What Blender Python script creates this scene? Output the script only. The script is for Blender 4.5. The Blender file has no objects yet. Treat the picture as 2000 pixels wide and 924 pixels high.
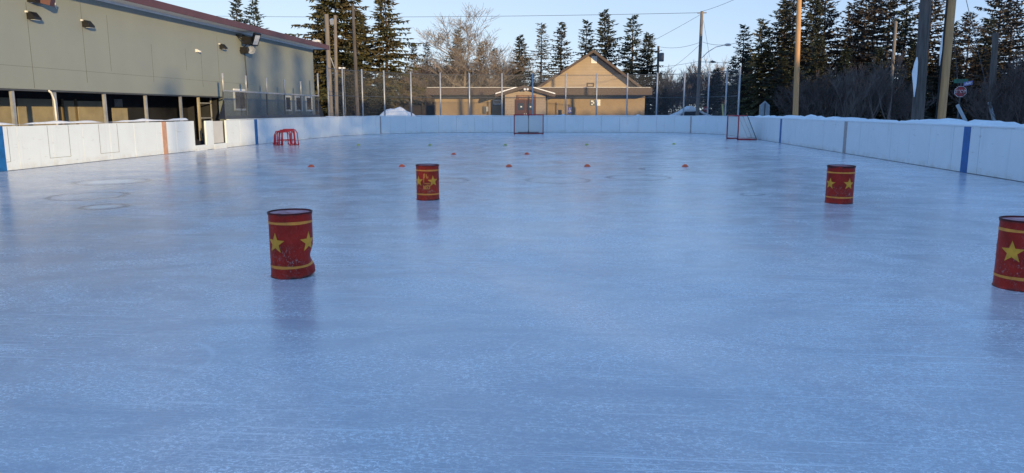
import bpy, math, random
from mathutils import Vector, Matrix, Euler, noise as NZ
R = math.radians
scene = bpy.context.scene
col = scene.collection
random.seed(7)

# ------------------------------------------------------------------ camera numbers
F = 1450.0; HZ = 215.5; PITCH = math.atan((462 - HZ) / F); CAMH = 1.5; YAW = R(5)
def ray(px, py):
    x = (px - 1000) / F; y = -(py - 462) / F
    c = Vector((x, math.cos(PITCH) + y * math.sin(PITCH), y * math.cos(PITCH) - math.sin(PITCH)))
    return Vector((c.x * math.cos(YAW) - c.y * math.sin(YAW), c.x * math.sin(YAW) + c.y * math.cos(YAW), c.z)), c.y
def gnd(px, py, z=0.0):
    r, _ = ray(px, py); k = (z - CAMH) / r.z
    return Vector((r.x * k, r.y * k, z))
def at(px, py, d):
    r, cy = ray(px, py); k = d / cy
    return Vector((r.x * k, r.y * k, CAMH + r.z * k))
def on_x(px, py, X):
    r, _ = ray(px, py); k = X / r.x
    return Vector((X, r.y * k, CAMH + r.z * k))

# ------------------------------------------------------------------ mesh builder
class MB:
    def __init__(s): s.v = []; s.f = []
    def add(s, vs, fs):
        o = len(s.v); s.v.extend([tuple(v) for v in vs]); s.f.extend([tuple(i + o for i in f) for f in fs])
        return s
    def box(s, c, d, rz=0.0, rx=0.0, ry=0.0):
        m = Euler((rx, ry, rz)).to_matrix(); c = Vector(c)
        vs = [c + m @ Vector((sx * d[0] / 2, sy * d[1] / 2, sz * d[2] / 2)) for sz in (-1, 1) for sy in (-1, 1) for sx in (-1, 1)]
        return s.add(vs, [(0, 2, 3, 1), (4, 5, 7, 6), (0, 1, 5, 4), (2, 6, 7, 3), (0, 4, 6, 2), (1, 3, 7, 5)])
    def bb(s, a, b):
        return s.box([(a[i] + b[i]) / 2 for i in range(3)], [abs(b[i] - a[i]) for i in range(3)])
    def tube(s, pts, r, n=8, caps=True):
        pts = [Vector(p) for p in pts]; rs = r if isinstance(r, (list, tuple)) else [r] * len(pts)
        vs = []; ref = None
        for i, p in enumerate(pts):
            if i == 0: t = pts[1] - p
            elif i == len(pts) - 1: t = p - pts[i - 1]
            else: t = (pts[i + 1] - p).normalized() + (p - pts[i - 1]).normalized()
            t.normalize()
            if ref is None: ref = Vector((0, 0, 1)) if abs(t.z) < .9 else Vector((1, 0, 0))
            a = t.cross(ref).normalized(); b = a.cross(t).normalized(); ref = b
            for k in range(n):
                q = 2 * math.pi * k / n
                vs.append(p + (a * math.cos(q) + b * math.sin(q)) * rs[i])
        fs = []
        for i in range(len(pts) - 1):
            for k in range(n):
                fs.append((i * n + k, i * n + (k + 1) % n, (i + 1) * n + (k + 1) % n, (i + 1) * n + k))
        if caps:
            fs.append(tuple(range(n - 1, -1, -1))); fs.append(tuple((len(pts) - 1) * n + k for k in range(n)))
        return s.add(vs, fs)
    def lathe(s, prof, c=(0, 0, 0), n=24, caps=True):
        vs = []; fs = []
        for (r, z) in prof:
            for k in range(n):
                q = 2 * math.pi * k / n
                vs.append((c[0] + r * math.cos(q), c[1] + r * math.sin(q), c[2] + z))
        for i in range(len(prof) - 1):
            for k in range(n):
                fs.append((i * n + k, i * n + (k + 1) % n, (i + 1) * n + (k + 1) % n, (i + 1) * n + k))
        if caps: fs.append(tuple(range(n - 1, -1, -1))); fs.append(tuple((len(prof) - 1) * n + k for k in range(n)))
        return s.add(vs, fs)
    def prism(s, outline, ex):
        o = [Vector(p) for p in outline]; ex = Vector(ex); n = len(o)
        fs = [tuple(range(n)), tuple(range(2 * n - 1, n - 1, -1))]
        fs += [(i, i + n, (i + 1) % n + n, (i + 1) % n) for i in range(n)]
        return s.add(o + [p + ex for p in o], fs)
    def quad(s, a, b, c, d): return s.add([a, b, c, d], [(0, 1, 2, 3)])
    def mesh(s, name, smooth=False):
        me = bpy.data.meshes.new(name); me.from_pydata(s.v, [], s.f)
        if smooth: me.polygons.foreach_set('use_smooth', [True] * len(me.polygons))
        me.validate(); me.update()
        return me
    def build(s, name, mat, parent=None, world=False, smooth=False, bevel=0, sharp=None):
        if world and parent is not None:
            L = parent.location; Mi = Euler(parent.rotation_euler).to_matrix().inverted()
            s.v = [tuple(Mi @ (Vector(v) - L)) for v in s.v]
        me = s.mesh(name, smooth)
        o = bpy.data.objects.new(name, me); col.objects.link(o)
        if mat: me.materials.append(mat)
        if parent: o.parent = parent
        if bevel:
            b = o.modifiers.new('bevel', 'BEVEL'); b.width = bevel; b.segments = 2; b.limit_method = 'ANGLE'
        if sharp and smooth:
            try: me.set_sharp_from_angle(angle=R(sharp))
            except Exception: pass
        return o
def empty(name, loc=(0, 0, 0), rz=0.0):
    o = bpy.data.objects.new(name, None); col.objects.link(o); o.location = loc; o.rotation_euler = (0, 0, rz); o.empty_display_size = .2
    return o
def tag(o, label=None, cat=None, group=None, kind=None):
    if label: o['label'] = label
    if cat: o['category'] = cat
    if group: o['group'] = group
    if kind: o['kind'] = kind
    return o
def copy_tree(o, parent=None):
    c = o.copy(); col.objects.link(c)
    if parent: c.parent = parent
    for ch in [x for x in bpy.data.objects if x.parent == o]: copy_tree(ch, c)
    return c

# ------------------------------------------------------------------ materials
class NT:
    def __init__(s, m): s.t = m.node_tree; s.n = s.t.nodes; s.l = s.t.links
    def new(s, typ, **kw):
        n = s.n.new(typ)
        for k, v in kw.items():
            if k.startswith('i_'): n.inputs[k[2:]].default_value = v
            elif k.startswith('j'): n.inputs[int(k[1:])].default_value = v
            else: setattr(n, k, v)
        return n
    def link(s, a, b): s.l.new(a, b)
    def math(s, op, a, b=None, c=None, clamp=False):
        n = s.n.new('ShaderNodeMath'); n.operation = op; n.use_clamp = clamp
        for i, q in enumerate((a, b, c)):
            if q is None: continue
            if isinstance(q, (int, float)): n.inputs[i].default_value = q
            else: s.l.new(q, n.inputs[i])
        return n.outputs[0]
    def ramp(s, fac, p0, p1):
        n = s.n.new('ShaderNodeMapRange'); n.clamp = True
        n.inputs[1].default_value = p0; n.inputs[2].default_value = p1
        s.l.new(fac, n.inputs[0]); return n.outputs[0]
    def noise(s, vec, scale, detail=4, rough=.55, dist=0.0):
        n = s.n.new('ShaderNodeTexNoise'); n.inputs['Scale'].default_value = scale; n.inputs['Detail'].default_value = detail
        n.inputs['Roughness'].default_value = rough; n.inputs['Distortion'].default_value = dist
        if vec is not None: s.l.new(vec, n.inputs['Vector'])
        return n.outputs[0]
    def mapping(s, vec, scale=(1, 1, 1), rot=(0, 0, 0), loc=(0, 0, 0)):
        n = s.n.new('ShaderNodeMapping'); n.inputs['Scale'].default_value = scale; n.inputs['Rotation'].default_value = rot; n.inputs['Location'].default_value = loc
        s.l.new(vec, n.inputs['Vector']); return n.outputs[0]
    def mix(s, fac, a, b):
        n = s.n.new('ShaderNodeMix'); n.data_type = 'RGBA'
        for q, i in ((fac, 0), (a, 6), (b, 7)):
            if isinstance(q, (int, float)): n.inputs[i].default_value = q
            elif isinstance(q, tuple): n.inputs[i].default_value = (*q[:3], 1)
            else: s.l.new(q, n.inputs[i])
        return n.outputs[2]
def newmat(name):
    m = bpy.data.materials.new(name); m.use_nodes = True
    t = NT(m); return m, t, t.n['Principled BSDF']
def pm(name, c, rough=.6, var=.12, scale=4, bump=0.0, bscale=30, metal=0.0, c2=None, stretch=(1, 1, 1), spec=.5, amount=None):
    m, t, b = newmat(name)
    tc = t.new('ShaderNodeTexCoord').outputs['Object']
    vec = t.mapping(tc, scale=stretch)
    n = t.noise(vec, scale, 6, .6)
    c2 = c2 or tuple(max(0, x * (1 - 2.2 * var)) for x in c)
    lo, hi = amount or (.35, .68)
    t.link(t.mix(t.ramp(n, lo, hi), c, c2), b.inputs['Base Color'])
    b.inputs['Roughness'].default_value = rough; b.inputs['Metallic'].default_value = metal
    b.inputs['Specular IOR Level'].default_value = spec
    if bump:
        bn = t.new('ShaderNodeBump', i_Strength=bump, i_Distance=.02); t.link(t.noise(vec, bscale, 5), bn.inputs['Height'])
        t.link(bn.outputs[0], b.inputs['Normal'])
    return m

M = {}
M['board'] = pm('board_white', (.76, .82, .86), .38, .05, 1.4, c2=(.70, .755, .79), bump=.05, bscale=2.0)
M['board_shaded'] = pm('board_shaded', (.60, .60, .58), .5, .05, 2)  # board white greyed to carry the shade on the set-back gate door
M['blue_paint'] = pm('blue_paint', (.010, .14, .42), .5, .15, 6)
M['orange_paint'] = pm('faded_orange_paint', (.62, .36, .24), .55, .12, 5)
M['pale_paint'] = pm('faded_grey_pink_paint', (.40, .37, .38), .55, .12, 5)
M['wall'] = pm('painted_wall', (.262, .290, .265), .75, .06, .7, c2=(.245, .270, .255), bump=.08, bscale=6)
M['seam'] = pm('wall_seam', (.12, .13, .12), .8, .1, 3)
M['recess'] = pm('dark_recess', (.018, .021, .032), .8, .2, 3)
M['tan_panel'] = pm('tan_panel', (.40, .36, .27), .7, .12, 2)
M['plank'] = pm('plank', (.20, .155, .09), .7, .15, 8, stretch=(6, 6, .6))
M['fascia'] = pm('maroon_fascia', (.115, .045, .048), .5, .1, 2)
M['soffit'] = pm('soffit', (.88, .78, .66), .6, .05, 3)
M['roof'] = pm('roof', (.5, .5, .5), .8, .1, 3)
M['white_trim'] = pm('white_trim', (.80, .80, .78), .5, .06, 3)
M['pane'] = pm('window_pane', (.03, .035, .045), .06, .1, 3, spec=.8)
M['steel'] = pm('galvanised_steel', (.45, .47, .50), .45, .12, 5, metal=.35)
M['dark_steel'] = pm('dark_steel', (.10, .11, .125), .5, .12, 5, metal=.3)
M['black'] = pm('black_plastic', (.014, .014, .016), .45, .2, 8)
M['lens'] = pm('lamp_lens', (.62, .64, .66), .3, .1, 20)
M['white_plastic'] = pm('white_plastic', (.75, .75, .74), .4, .05, 6)
M['red_pipe'] = pm('red_pipe', (.46, .012, .03), .42, .2, 9, c2=(.30, .010, .025))
M['orange_cone'] = pm('orange_cone', (.95, .15, .045), .5, .1, 12)
M['yellow_cone'] = pm('yellow_cone', (.48, .52, .12), .5, .1, 12)
M['wood_pole'] = pm('weathered_pole', (.115, .10, .092), .85, .25, 3, .5, 14, stretch=(5, 5, .35))
M['yellow_pole'] = pm('yellow_pole', (.54, .30, .125), .8, .2, 3, .3, 14, c2=(.38, .21, .10), stretch=(5, 5, .35))
M['grey_pole'] = pm('grey_pole', (.22, .19, .165), .85, .2, 3, .4, 14, stretch=(5, 5, .35))
M['tan_wall'] = pm('tan_stucco', (.31, .235, .16), .85, .08, 1.2, .2, 40)
M['brown_trim'] = pm('brown_trim', (.058, .034, .03), .6, .12, 2)
M['red_door'] = pm('red_door', (.062, .014, .018), .5, .12, 5)
M['sign_wood'] = pm('sign_wood', (.20, .068, .032), .6, .25, 5)
M['sign_letter'] = pm('sign_letter', (.42, .32, .2), .6, .3, 5)
M['dark_wood'] = pm('dark_wood', (.035, .028, .028), .8, .2, 6)
M['bark'] = pm('bark', (.075, .055, .045), .9, .25, 5, .4, 20, stretch=(3, 3, .6))
M['cable'] = pm('cable', (.05, .05, .055), .6, .1, 5)
M['sign_red'] = pm('sign_red', (.42, .035, .045), .45, .08, 8)
M['sign_green'] = pm('sign_green', (.012, .13, .085), .45, .1, 8)
M['sign_blue'] = pm('sign_blue', (.03, .06, .30), .45, .1, 8)
M['sign_white'] = pm('sign_white', (.72, .72, .72), .45, .05, 8)
M['car_paint'] = pm('car_paint', (.42, .44, .48), .3, .06, 3)
M['tyre'] = pm('tyre', (.015, .015, .015), .8, .1, 5)
M['guy_guard'] = pm('guy_guard', (.33, .38, .42), .5, .1, 5)
M['yellow_post'] = pm('yellow_post', (.55, .47, .16), .6, .1, 5)
M['pink_ice'] = pm('frosted_lid', (.60, .36, .38), .6, .2, 9, c2=(.30, .03, .04), spec=.2)

def siding_mat(name, c, pitch):
    m, t, b = newmat(name)
    tc = t.new('ShaderNodeTexCoord').outputs['Object']
    sp = t.new('ShaderNodeSeparateXYZ'); t.link(tc, sp.inputs[0])
    fr = t.math('FRACT', t.math('MULTIPLY', sp.outputs['Z'], 1 / pitch))
    n = t.noise(tc, 1.5, 5)
    base = t.mix(t.ramp(n, .3, .7), c, tuple(x * .86 for x in c))
    lap = t.ramp(fr, .80, .98)
    t.link(t.mix(t.math('MULTIPLY', lap, .6), base, tuple(x * .4 for x in c)), b.inputs['Base Color'])
    bn = t.new('ShaderNodeBump', i_Strength=.7, i_Distance=.02); t.link(t.math('SUBTRACT', 1.0, fr), bn.inputs['Height'])
    t.link(bn.outputs[0], b.inputs['Normal']); b.inputs['Roughness'].default_value = .6
    return m
M['siding'] = siding_mat('lap_siding', (.34, .262, .195), .13)

def board_mat():
    m, t, b = newmat('board_white')
    tc = t.new('ShaderNodeTexCoord').outputs['Object']
    n = t.noise(tc, 1.4, 6, .6)
    base = t.mix(t.ramp(n, .35, .7), (.76, .84, .885), (.72, .79, .83))
    sp = t.new('ShaderNodeSeparateXYZ'); t.link(tc, sp.inputs[0])
    sc = t.ramp(t.noise(t.mapping(tc, scale=(3, 3, 14)), 1.0, 4, .65, .4), .64, .70)
    base = t.mix(t.math('MULTIPLY', sc, .30), base, (.25, .26, .28))
    grime = t.math('MULTIPLY', t.ramp(sp.outputs['Z'], .20, .0), t.ramp(t.noise(tc, 3.5, 6, .65), .40, .65))
    base = t.mix(t.math('MULTIPLY', grime, .55), base, (.50, .47, .40))
    run = t.ramp(t.noise(t.mapping(tc, scale=(6, 6, .5)), 1.0, 4, .6), .56, .75)
    base = t.mix(t.math('MULTIPLY', run, .18), base, (.45, .46, .47))
    t.link(base, b.inputs['Base Color']); b.inputs['Roughness'].default_value = .42
    bn = t.new('ShaderNodeBump', i_Strength=.15, i_Distance=.03); t.link(t.noise(tc, 1.6, 4), bn.inputs['Height']); t.link(bn.outputs[0], b.inputs['Normal'])
    return m
M['board'] = board_mat()
def snow_mat():
    m, t, b = newmat('snow')
    tc = t.new('ShaderNodeTexCoord').outputs['Object']
    n = t.noise(tc, 1.2, 8, .6)
    t.link(t.mix(t.ramp(n, .35, .7), (.84, .86, .88), (.74, .77, .81)), b.inputs['Base Color'])
    b.inputs['Roughness'].default_value = .75
    b.inputs['Specular IOR Level'].default_value = .25
    bn = t.new('ShaderNodeBump', i_Strength=.6, i_Distance=.06); t.link(t.noise(tc, 7, 8, .65), bn.inputs['Height'])
    t.link(bn.outputs[0], b.inputs['Normal'])
    return m
M['snow'] = snow_mat()

def foliage_mat(name, c1, c2, c3):
    m, t, b = newmat(name)
    g = t.new('ShaderNodeNewGeometry')
    oi = t.new('ShaderNodeObjectInfo')
    tc = t.new('ShaderNodeTexCoord').outputs['Object']
    n = t.noise(tc, .55, 3)
    a = t.mix(g.outputs['Random Per Island'], c1, c2)
    a = t.mix(t.ramp(t.math('ADD', n, t.math('MULTIPLY', oi.outputs['Random'], .12)), .48, .72), a, c3)
    t.link(a, b.inputs['Base Color']); b.inputs['Roughness'].default_value = .7; b.inputs['Specular IOR Level'].default_value = .2
    return m
M['spruce'] = foliage_mat('spruce_needles', (.020, .032, .026), (.040, .052, .036), (.050, .046, .036))
M['spruce_olive'] = foliage_mat('olive_needles', (.045, .050, .022), (.085, .080, .036), (.10, .072, .036))
M['spruce_grey'] = foliage_mat('grey_needles', (.05, .055, .042), (.09, .085, .065), (.10, .078, .055))
M['spruce_brown'] = foliage_mat('brown_needles', (.026, .030, .025), (.052, .044, .036), (.078, .054, .040))
M['twig'] = foliage_mat('bare_twigs', (.10, .085, .08), (.15, .125, .115), (.13, .10, .09))
M['twig_pale'] = foliage_mat('pale_twigs', (.22, .185, .155), (.29, .24, .20), (.26, .205, .165))
M['twig_dark'] = foliage_mat('dark_twigs', (.07, .055, .052), (.12, .092, .082), (.10, .075, .065))

def net_mat(name, c, cell, wire, tint=0.0, diag=False, coord='UVMap'):
    m, t, b = newmat(name)
    uv = t.new('ShaderNodeTexCoord').outputs['UV']
    sp = t.new('ShaderNodeSeparateXYZ'); t.link(uv, sp.inputs[0])
    u, v = sp.outputs[0], sp.outputs[1]
    if diag:
        u, v = t.math('ADD', u, v), t.math('SUBTRACT', u, v)
    def line(q):
        f = t.math('FRACT', t.math('MULTIPLY', q, 1 / cell))
        return t.math('LESS_THAN', f, wire / cell)
    mask = t.math('MAXIMUM', line(u), line(v))
    if tint: mask = t.math('MAXIMUM', mask, tint)
    tr = t.new('ShaderNodeBsdfTransparent'); mx = t.new('ShaderNodeMixShader')
    b.inputs['Base Color'].default_value = (*c, 1); b.inputs['Roughness'].default_value = .6
    t.link(mask, mx.inputs[0]); t.link(tr.outputs[0], mx.inputs[1]); t.link(b.outputs[0], mx.inputs[2])
    t.link(mx.outputs[0], t.n['Material Output'].inputs[0])
    return m
M['net'] = net_mat('goal_net', (.78, .78, .76), .05, .015)
M['chain'] = net_mat('chain_link', (.16, .17, .19), .07, .0055, diag=True)
def uv_sheet(rows, name, mat, parent, world=True):
    """rows: list of rows of points; uv in metres along the sheet"""
    mb = MB(); nr = len(rows); nc = len(rows[0]); uvs = []
    vs = [p for r in rows for p in r]; us = []; vv = []
    for r in rows:
        acc = 0; us.append([])
        for i, p in enumerate(r):
            if i: acc += (Vector(p) - Vector(r[i - 1])).length
            us[-1].append(acc)
    for j in range(nc):
        acc = 0
        for i in range(nr):
            if i: acc += (Vector(rows[i][j]) - Vector(rows[i - 1][j])).length
            vv.append((i, j, acc))
    vmap = {(i, j): a for i, j, a in vv}
    fs = [(i * nc + j, i * nc + j + 1, (i + 1) * nc + j + 1, (i + 1) * nc + j) for i in range(nr - 1) for j in range(nc - 1)]
    mb.add(vs, fs); o = mb.build(name, mat, parent, world)
    ul = o.data.uv_layers.new(name='UVMap')
    for poly in o.data.polygons:
        for li in poly.loop_indices:
            vi = o.data.loops[li].vertex_index; i, j = divmod(vi, nc)
            ul.data[li].uv = (us[i][j], vmap[(i, j)])
    return o

def glass_mat():
    m, t, b = newmat('acrylic_glass')
    tc = t.new('ShaderNodeTexCoord').outputs['Object']
    n = t.noise(tc, 1.3, 6, .65)
    tr = t.new('ShaderNodeBsdfTransparent'); tr.inputs[0].default_value = (.80, .83, .86, 1)
    b.inputs['Base Color'].default_value = (.22, .24, .27, 1); b.inputs['Roughness'].default_value = .22
    mx = t.new('ShaderNodeMixShader'); t.link(t.math('MULTIPLY_ADD', t.ramp(n, .35, .75), .20, .06), mx.inputs[0])
    t.link(tr.outputs[0], mx.inputs[1]); t.link(b.outputs[0], mx.inputs[2])
    t.link(mx.outputs[0], t.n['Material Output'].inputs[0])
    return m
M['acrylic'] = glass_mat()

def drum_mat(name, c, wear_lo, wear_col=(.42, .33, .33)):
    m, t, b = newmat(name)
    tc = t.new('ShaderNodeTexCoord').outputs['Object']
    n = t.noise(tc, 7, 6, .65); f = t.noise(t.mapping(tc, scale=(1, 1, .6), rot=(.4, .3, 0)), 42, 8, .75, 1.8)
    base = t.mix(t.ramp(n, .38, .7), c, tuple(x * .55 for x in c))
    sp = t.new('ShaderNodeSeparateXYZ'); t.link(tc, sp.inputs[0])
    low = t.ramp(t.math('ABSOLUTE', t.math('SUBTRACT', sp.outputs['Z'], .17)), .16, .02)   # scraped band low on the side
    scr = t.math('MULTIPLY', t.ramp(f, wear_lo, wear_lo + .05), t.math('MULTIPLY_ADD', t.math('MULTIPLY', low, t.ramp(n, .40, .55)), .8, .10))
    base = t.mix(scr, base, wear_col)
    edge = t.math('MAXIMUM', t.ramp(sp.outputs['Z'], .565, .59), t.ramp(sp.outputs['Z'], .03, .008))
    rust = t.math('MULTIPLY', edge, t.ramp(n, .38, .55))
    base = t.mix(rust, base, (.035, .022, .02))
    t.link(base, b.inputs['Base Color']); b.inputs['Roughness'].default_value = .5; b.inputs['Specular IOR Level'].default_value = .25
    bn = t.new('ShaderNodeBump', i_Strength=.25, i_Distance=.01); t.link(t.noise(tc, 9, 4), bn.inputs['Height']); t.link(bn.outputs[0], b.inputs['Normal'])
    return m
M['drum_red'] = drum_mat('drum_red', (.46, .026, .014), .55)
M['drum_red2'] = drum_mat('drum_scuffed_red', (.50, .034, .014), .53, (.45, .30, .22))
M['drum_yellow'] = pm('drum_yellow', (.88, .42, .03), .5, .12, 14, c2=(.62, .29, .03))
M['drum_stripe'] = pm('drum_stripe', (.92, .36, .05), .5, .12, 14, c2=(.66, .24, .04))
M['drum_rim'] = pm('drum_rim', (.15, .016, .02), .6, .3, 14, c2=(.045, .018, .018), spec=.2)

def ice_mat():
    m, t, b = newmat('skated_ice')
    tc = t.new('ShaderNodeTexCoord').outputs['Object']
    big = t.noise(tc, .16, 4, .55); mid = t.noise(tc, .9, 5, .6)
    grain = t.noise(t.mapping(tc, rot=(0, 0, .5), scale=(1, 1.6, 1)), 34, 7, .68, .8)
    fine = t.noise(tc, 95, 3, .6)
    swipe = t.noise(t.mapping(tc, scale=(.55, 1.0, 1), rot=(0, 0, .6)), 1.0, 6, .68, 2.6)
    zone = t.ramp(t.math('MULTIPLY_ADD', mid, .40, t.math('MULTIPLY_ADD', swipe, .55, t.math('MULTIPLY', big, .25))), .50, .68)
    frost = t.math('MULTIPLY', t.ramp(grain, .47, .60), t.math('MULTIPLY_ADD', zone, .85, .15))
    frost = t.math('MULTIPLY', frost, t.ramp(fine, .30, .55))
    # skate scratches: long thin streaks in several directions
    scr = None
    for k, (ang, sc, lo) in enumerate(((.25, 1.0, .64), (-.5, 1.3, .645), (1.2, .9, .65), (2.3, 1.1, .65), (-.08, .8, .635), (.9, 1.2, .65), (2.9, 1.0, .655))):
        n = t.noise(t.mapping(tc, scale=(.5 * sc, 62 * sc, 1), rot=(0, 0, ang), loc=(k * 7.3, k * 3.1, 0)), 1.0, 3, .6, .25)
        q = t.ramp(n, lo, lo + .04)
        scr = q if scr is None else t.math('MAXIMUM', scr, q)
    # curved carve marks: contour lines of a slow noise
    arcs = None
    for k, sc in enumerate((.33, .6)):
        n = t.noise(t.mapping(tc, loc=(k * 17 + 3.7, 5.3, k * 5)), sc, 0, .3)
        q = t.ramp(t.math('ABSOLUTE', t.math('SUBTRACT', t.math('FRACT', t.math('MULTIPLY', n, 9)), .5)), .018, .004)
        q = t.math('MULTIPLY', q, t.ramp(t.noise(tc, .8 + k, 3), .52, .60))
        arcs = q if arcs is None else t.math('MAXIMUM', arcs, q)
    scr = t.math('MULTIPLY', scr, t.math('MULTIPLY_ADD', t.ramp(t.noise(t.mapping(tc, loc=(4, 9, 0)), .35, 3), .42, .60), .85, .15))
    lines = t.math('MAXIMUM', t.math('MULTIPLY', scr, .95), t.math('MULTIPLY', arcs, .38), clamp=True)
    white = t.math('MAXIMUM', frost, lines, clamp=True)
    for (px, py, ra, rb) in ((572.5, 537, .22, .40), (836, 389.5, .22, .75), (1638, 396, .23, .42), (1990, 561, .22, .60)):   # scraped frost round the drums
        g = gnd(px, py); d = t.new('ShaderNodeVectorMath', operation='DISTANCE'); t.link(tc, d.inputs[0]); d.inputs[1].default_value = (g.x, g.y, 0)
        q = t.math('MULTIPLY', t.ramp(d.outputs['Value'], rb, ra), t.ramp(t.noise(tc, 11, 7, .7), .44, .60))
        white = t.math('MAXIMUM', white, t.math('MULTIPLY', q, .8))
    # ring shaped melt marks and refrozen patches lying on the rink
    ring = None; disc = None
    for (px, py, r, fill) in ((218, 355, .72, .95), (172, 383, .62, .12), (203, 404, .33, .7), (1088, 352, .68, .2), (1248, 347, .68, .25), (868, 352, .5, 0), (1298, 330, .6, .15), (1470, 380, .18, .3)):
        g = gnd(px, py)
        d = t.new('ShaderNodeVectorMath', operation='DISTANCE'); t.link(tc, d.inputs[0]); d.inputs[1].default_value = (g.x, g.y, 0)
        dd = t.math('ADD', d.outputs['Value'], t.math('MULTIPLY_ADD', t.noise(tc, 2.5, 3), .26, -.13))
        rr = t.ramp(t.math('ABSOLUTE', t.math('SUBTRACT', dd, r)), .09, .02)
        ring = rr if ring is None else t.math('MAXIMUM', ring, rr)
        if fill:
            di = t.math('MULTIPLY', t.ramp(dd, r * .75, r * .45), fill)
            disc = di if disc is None else t.math('MAXIMUM', disc, di, clamp=True)
    base = t.mix(t.ramp(big, .35, .65), (.455, .455, .49), (.565, .56, .585))
    base = t.mix(t.math('MULTIPLY', t.ramp(swipe, .56, .40), .55), base, (.39, .40, .46))
    base = t.mix(white, base, (.90, .91, .92))
    base = t.mix(t.math('MULTIPLY', ring, .75), base, (.13, .15, .20))
    base = t.mix(disc, base, (.92, .91, .87))
    t.link(base, b.inputs['Base Color'])
    b.inputs['IOR'].default_value = 1.42
    rough = t.math('MULTIPLY_ADD', t.ramp(mid, .35, .7), .10, t.math('MULTIPLY_ADD', white, .25, .12))
    t.link(rough, b.inputs['Roughness'])
    bn = t.new('ShaderNodeBump', i_Strength=.20, i_Distance=.012)
    h = t.math('ADD', t.math('MULTIPLY', grain, .5), t.math('ADD', t.math('MULTIPLY', t.noise(tc, 5, 4), 1.6), t.math('MULTIPLY', lines, .5)))
    t.link(h, bn.inputs['Height']); t.link(bn.outputs[0], b.inputs['Normal'])
    return m
M['ice'] = ice_mat()

# ------------------------------------------------------------------ ground and ice
XL, XR = -14.2, 9.4
ctrl = [(XL, -4), (XL, 8), (XL, 20), (XL, 32), (XL, 38), (-14.15, 41), (-13.65, 44.3), (-12.4, 47.1), (-10.5, 49.4), (-8.2, 50.7), (-5.2, 51.4), (-2.2, 51.8), (1, 52.1), (3.6, 52.1), (5.9, 51.5), (7.8, 50.1), (8.9, 48), (9.35, 45), (XR, 42), (XR, 36), (XR, 28), (XR, 16), (XR, 6), (XR, -4), (8.6, -7), (6, -9), (0, -9.6), (-9, -9.4), (-13, -7.2)]
def catmull(pts, n=10, closed=False):
    out = []; N = len(pts)
    for i in range(N if closed else N - 1):
        p = [Vector(pts[(i + k) % N] if closed else pts[min(max(i + k, 0), N - 1)]).to_2d() for k in (-1, 0, 1, 2)]
        for j in range(n):
            t = j / n
            out.append(.5 * ((2 * p[1]) + (p[2] - p[0]) * t + (2 * p[0] - 5 * p[1] + 4 * p[2] - p[3]) * t * t + (3 * p[1] - p[0] - 3 * p[2] + p[3]) * t ** 3))
    if not closed: out.append(Vector(pts[-1]).to_2d())
    return out
loop = catmull(ctrl, 10, True)
cum = [0]
for i in range(len(loop)): cum.append(cum[-1] + (loop[(i + 1) % len(loop)] - loop[i]).length)
TOT = cum[-1]
def lp(s):
    s = s % TOT
    lo, hi = 0, len(loop)
    while hi - lo > 1:
        mid = (lo + hi) // 2
        if cum[mid] <= s: lo = mid
        else: hi = mid
    a, b = loop[lo % len(loop)], loop[(lo + 1) % len(loop)]
    k = (s - cum[lo]) / max(1e-9, cum[lo + 1] - cum[lo])
    p = a.lerp(b, k); t = (b - a).normalized()
    return p, Vector((-t.y, t.x)), t          # left normal = outward (path runs clockwise seen from above)
def s_col(px):
    """arc length where an image column crosses the boards, in front of the camera"""
    r, _ = ray(px, 300); best = None
    for i in range(len(loop)):
        a, b = loop[i], loop[(i + 1) % len(loop)]
        ca = r.x * a.y - r.y * a.x; cb = r.x * b.y - r.y * b.x
        if ca * cb <= 0 and ca != cb:
            k = ca / (ca - cb); p = a.lerp(b, k)
            if p.x * r.x + p.y * r.y > 0: best = cum[i] + k * (cum[i + 1] - cum[i])
    return best
mb = MB(); S = 700; mb.quad((-S, -S, -.03), (S, -S, -.03), (S, S, -.03), (-S, S, -.03))
tag(mb.build('snow_ground', M['snow']), kind='structure')
mb = MB(); mb.v = [(p.x, p.y, 0) for p in loop]; mb.f = [tuple(range(len(loop) - 1, -1, -1))]
tag(mb.build('ice_rink', M['ice']), kind='structure')

# ------------------------------------------------------------------ boards
BH = 1.11
boards = tag(empty('rink_boards', (-2.4, 20, 0)), 'white rink boards running round the whole sheet of ice', 'boards')
def board_seg(mb, s0, s1, z0=0.0, z1=BH, off=0.0, th=.07, step=.35):
    n = max(1, int((s1 - s0) / step)); rows = []
    for i in range(n + 1):
        p, nn, _ = lp(s0 + (s1 - s0) * i / n)
        a = p + nn * off; b = p + nn * (off + th)
        rows.append([(a.x, a.y, z0), (a.x, a.y, z1), (b.x, b.y, z1), (b.x, b.y, z0)])
    vs = [q for r in rows for q in r]; fs = []
    for i in range(n):
        for k in range(4):
            fs.append((i * 4 + k, i * 4 + (k + 1) % 4, i * 4 + 4 + (k + 1) % 4, i * 4 + 4 + k))
    fs.append((3, 2, 1, 0)); fs.append(tuple(n * 4 + k for k in range(4)))
    mb.add(vs, fs)
sA = s_col(-40); g0, g1, g2, g3 = s_col(383), s_col(406), s_col(420), s_col(445)
sEnd = s_col(2040)
s = sA; k = 0; GAP = .012
stops = [g0, g1, g2, g3]
def panels(a, b):
    n = max(1, round((b - a) / 1.24)); w = (b - a) / n
    for i in range(n):
        mb = MB(); board_seg(mb, a + i * w + GAP / 2, a + (i + 1) * w - GAP / 2, .012, BH - random.uniform(0, .012), random.uniform(0, .006))
        mb.build('board_panel', M['board'], boards, True)
panels(sA, g0); panels(g1, g2); panels(g3, sEnd)
for (a, b) in ((g0, g1), (g2, g3)):                      # threshold under the two gateways
    mb = MB(); board_seg(mb, a, b, 0, .2); mb.build('gate_threshold', M['board'], boards, True)
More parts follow.
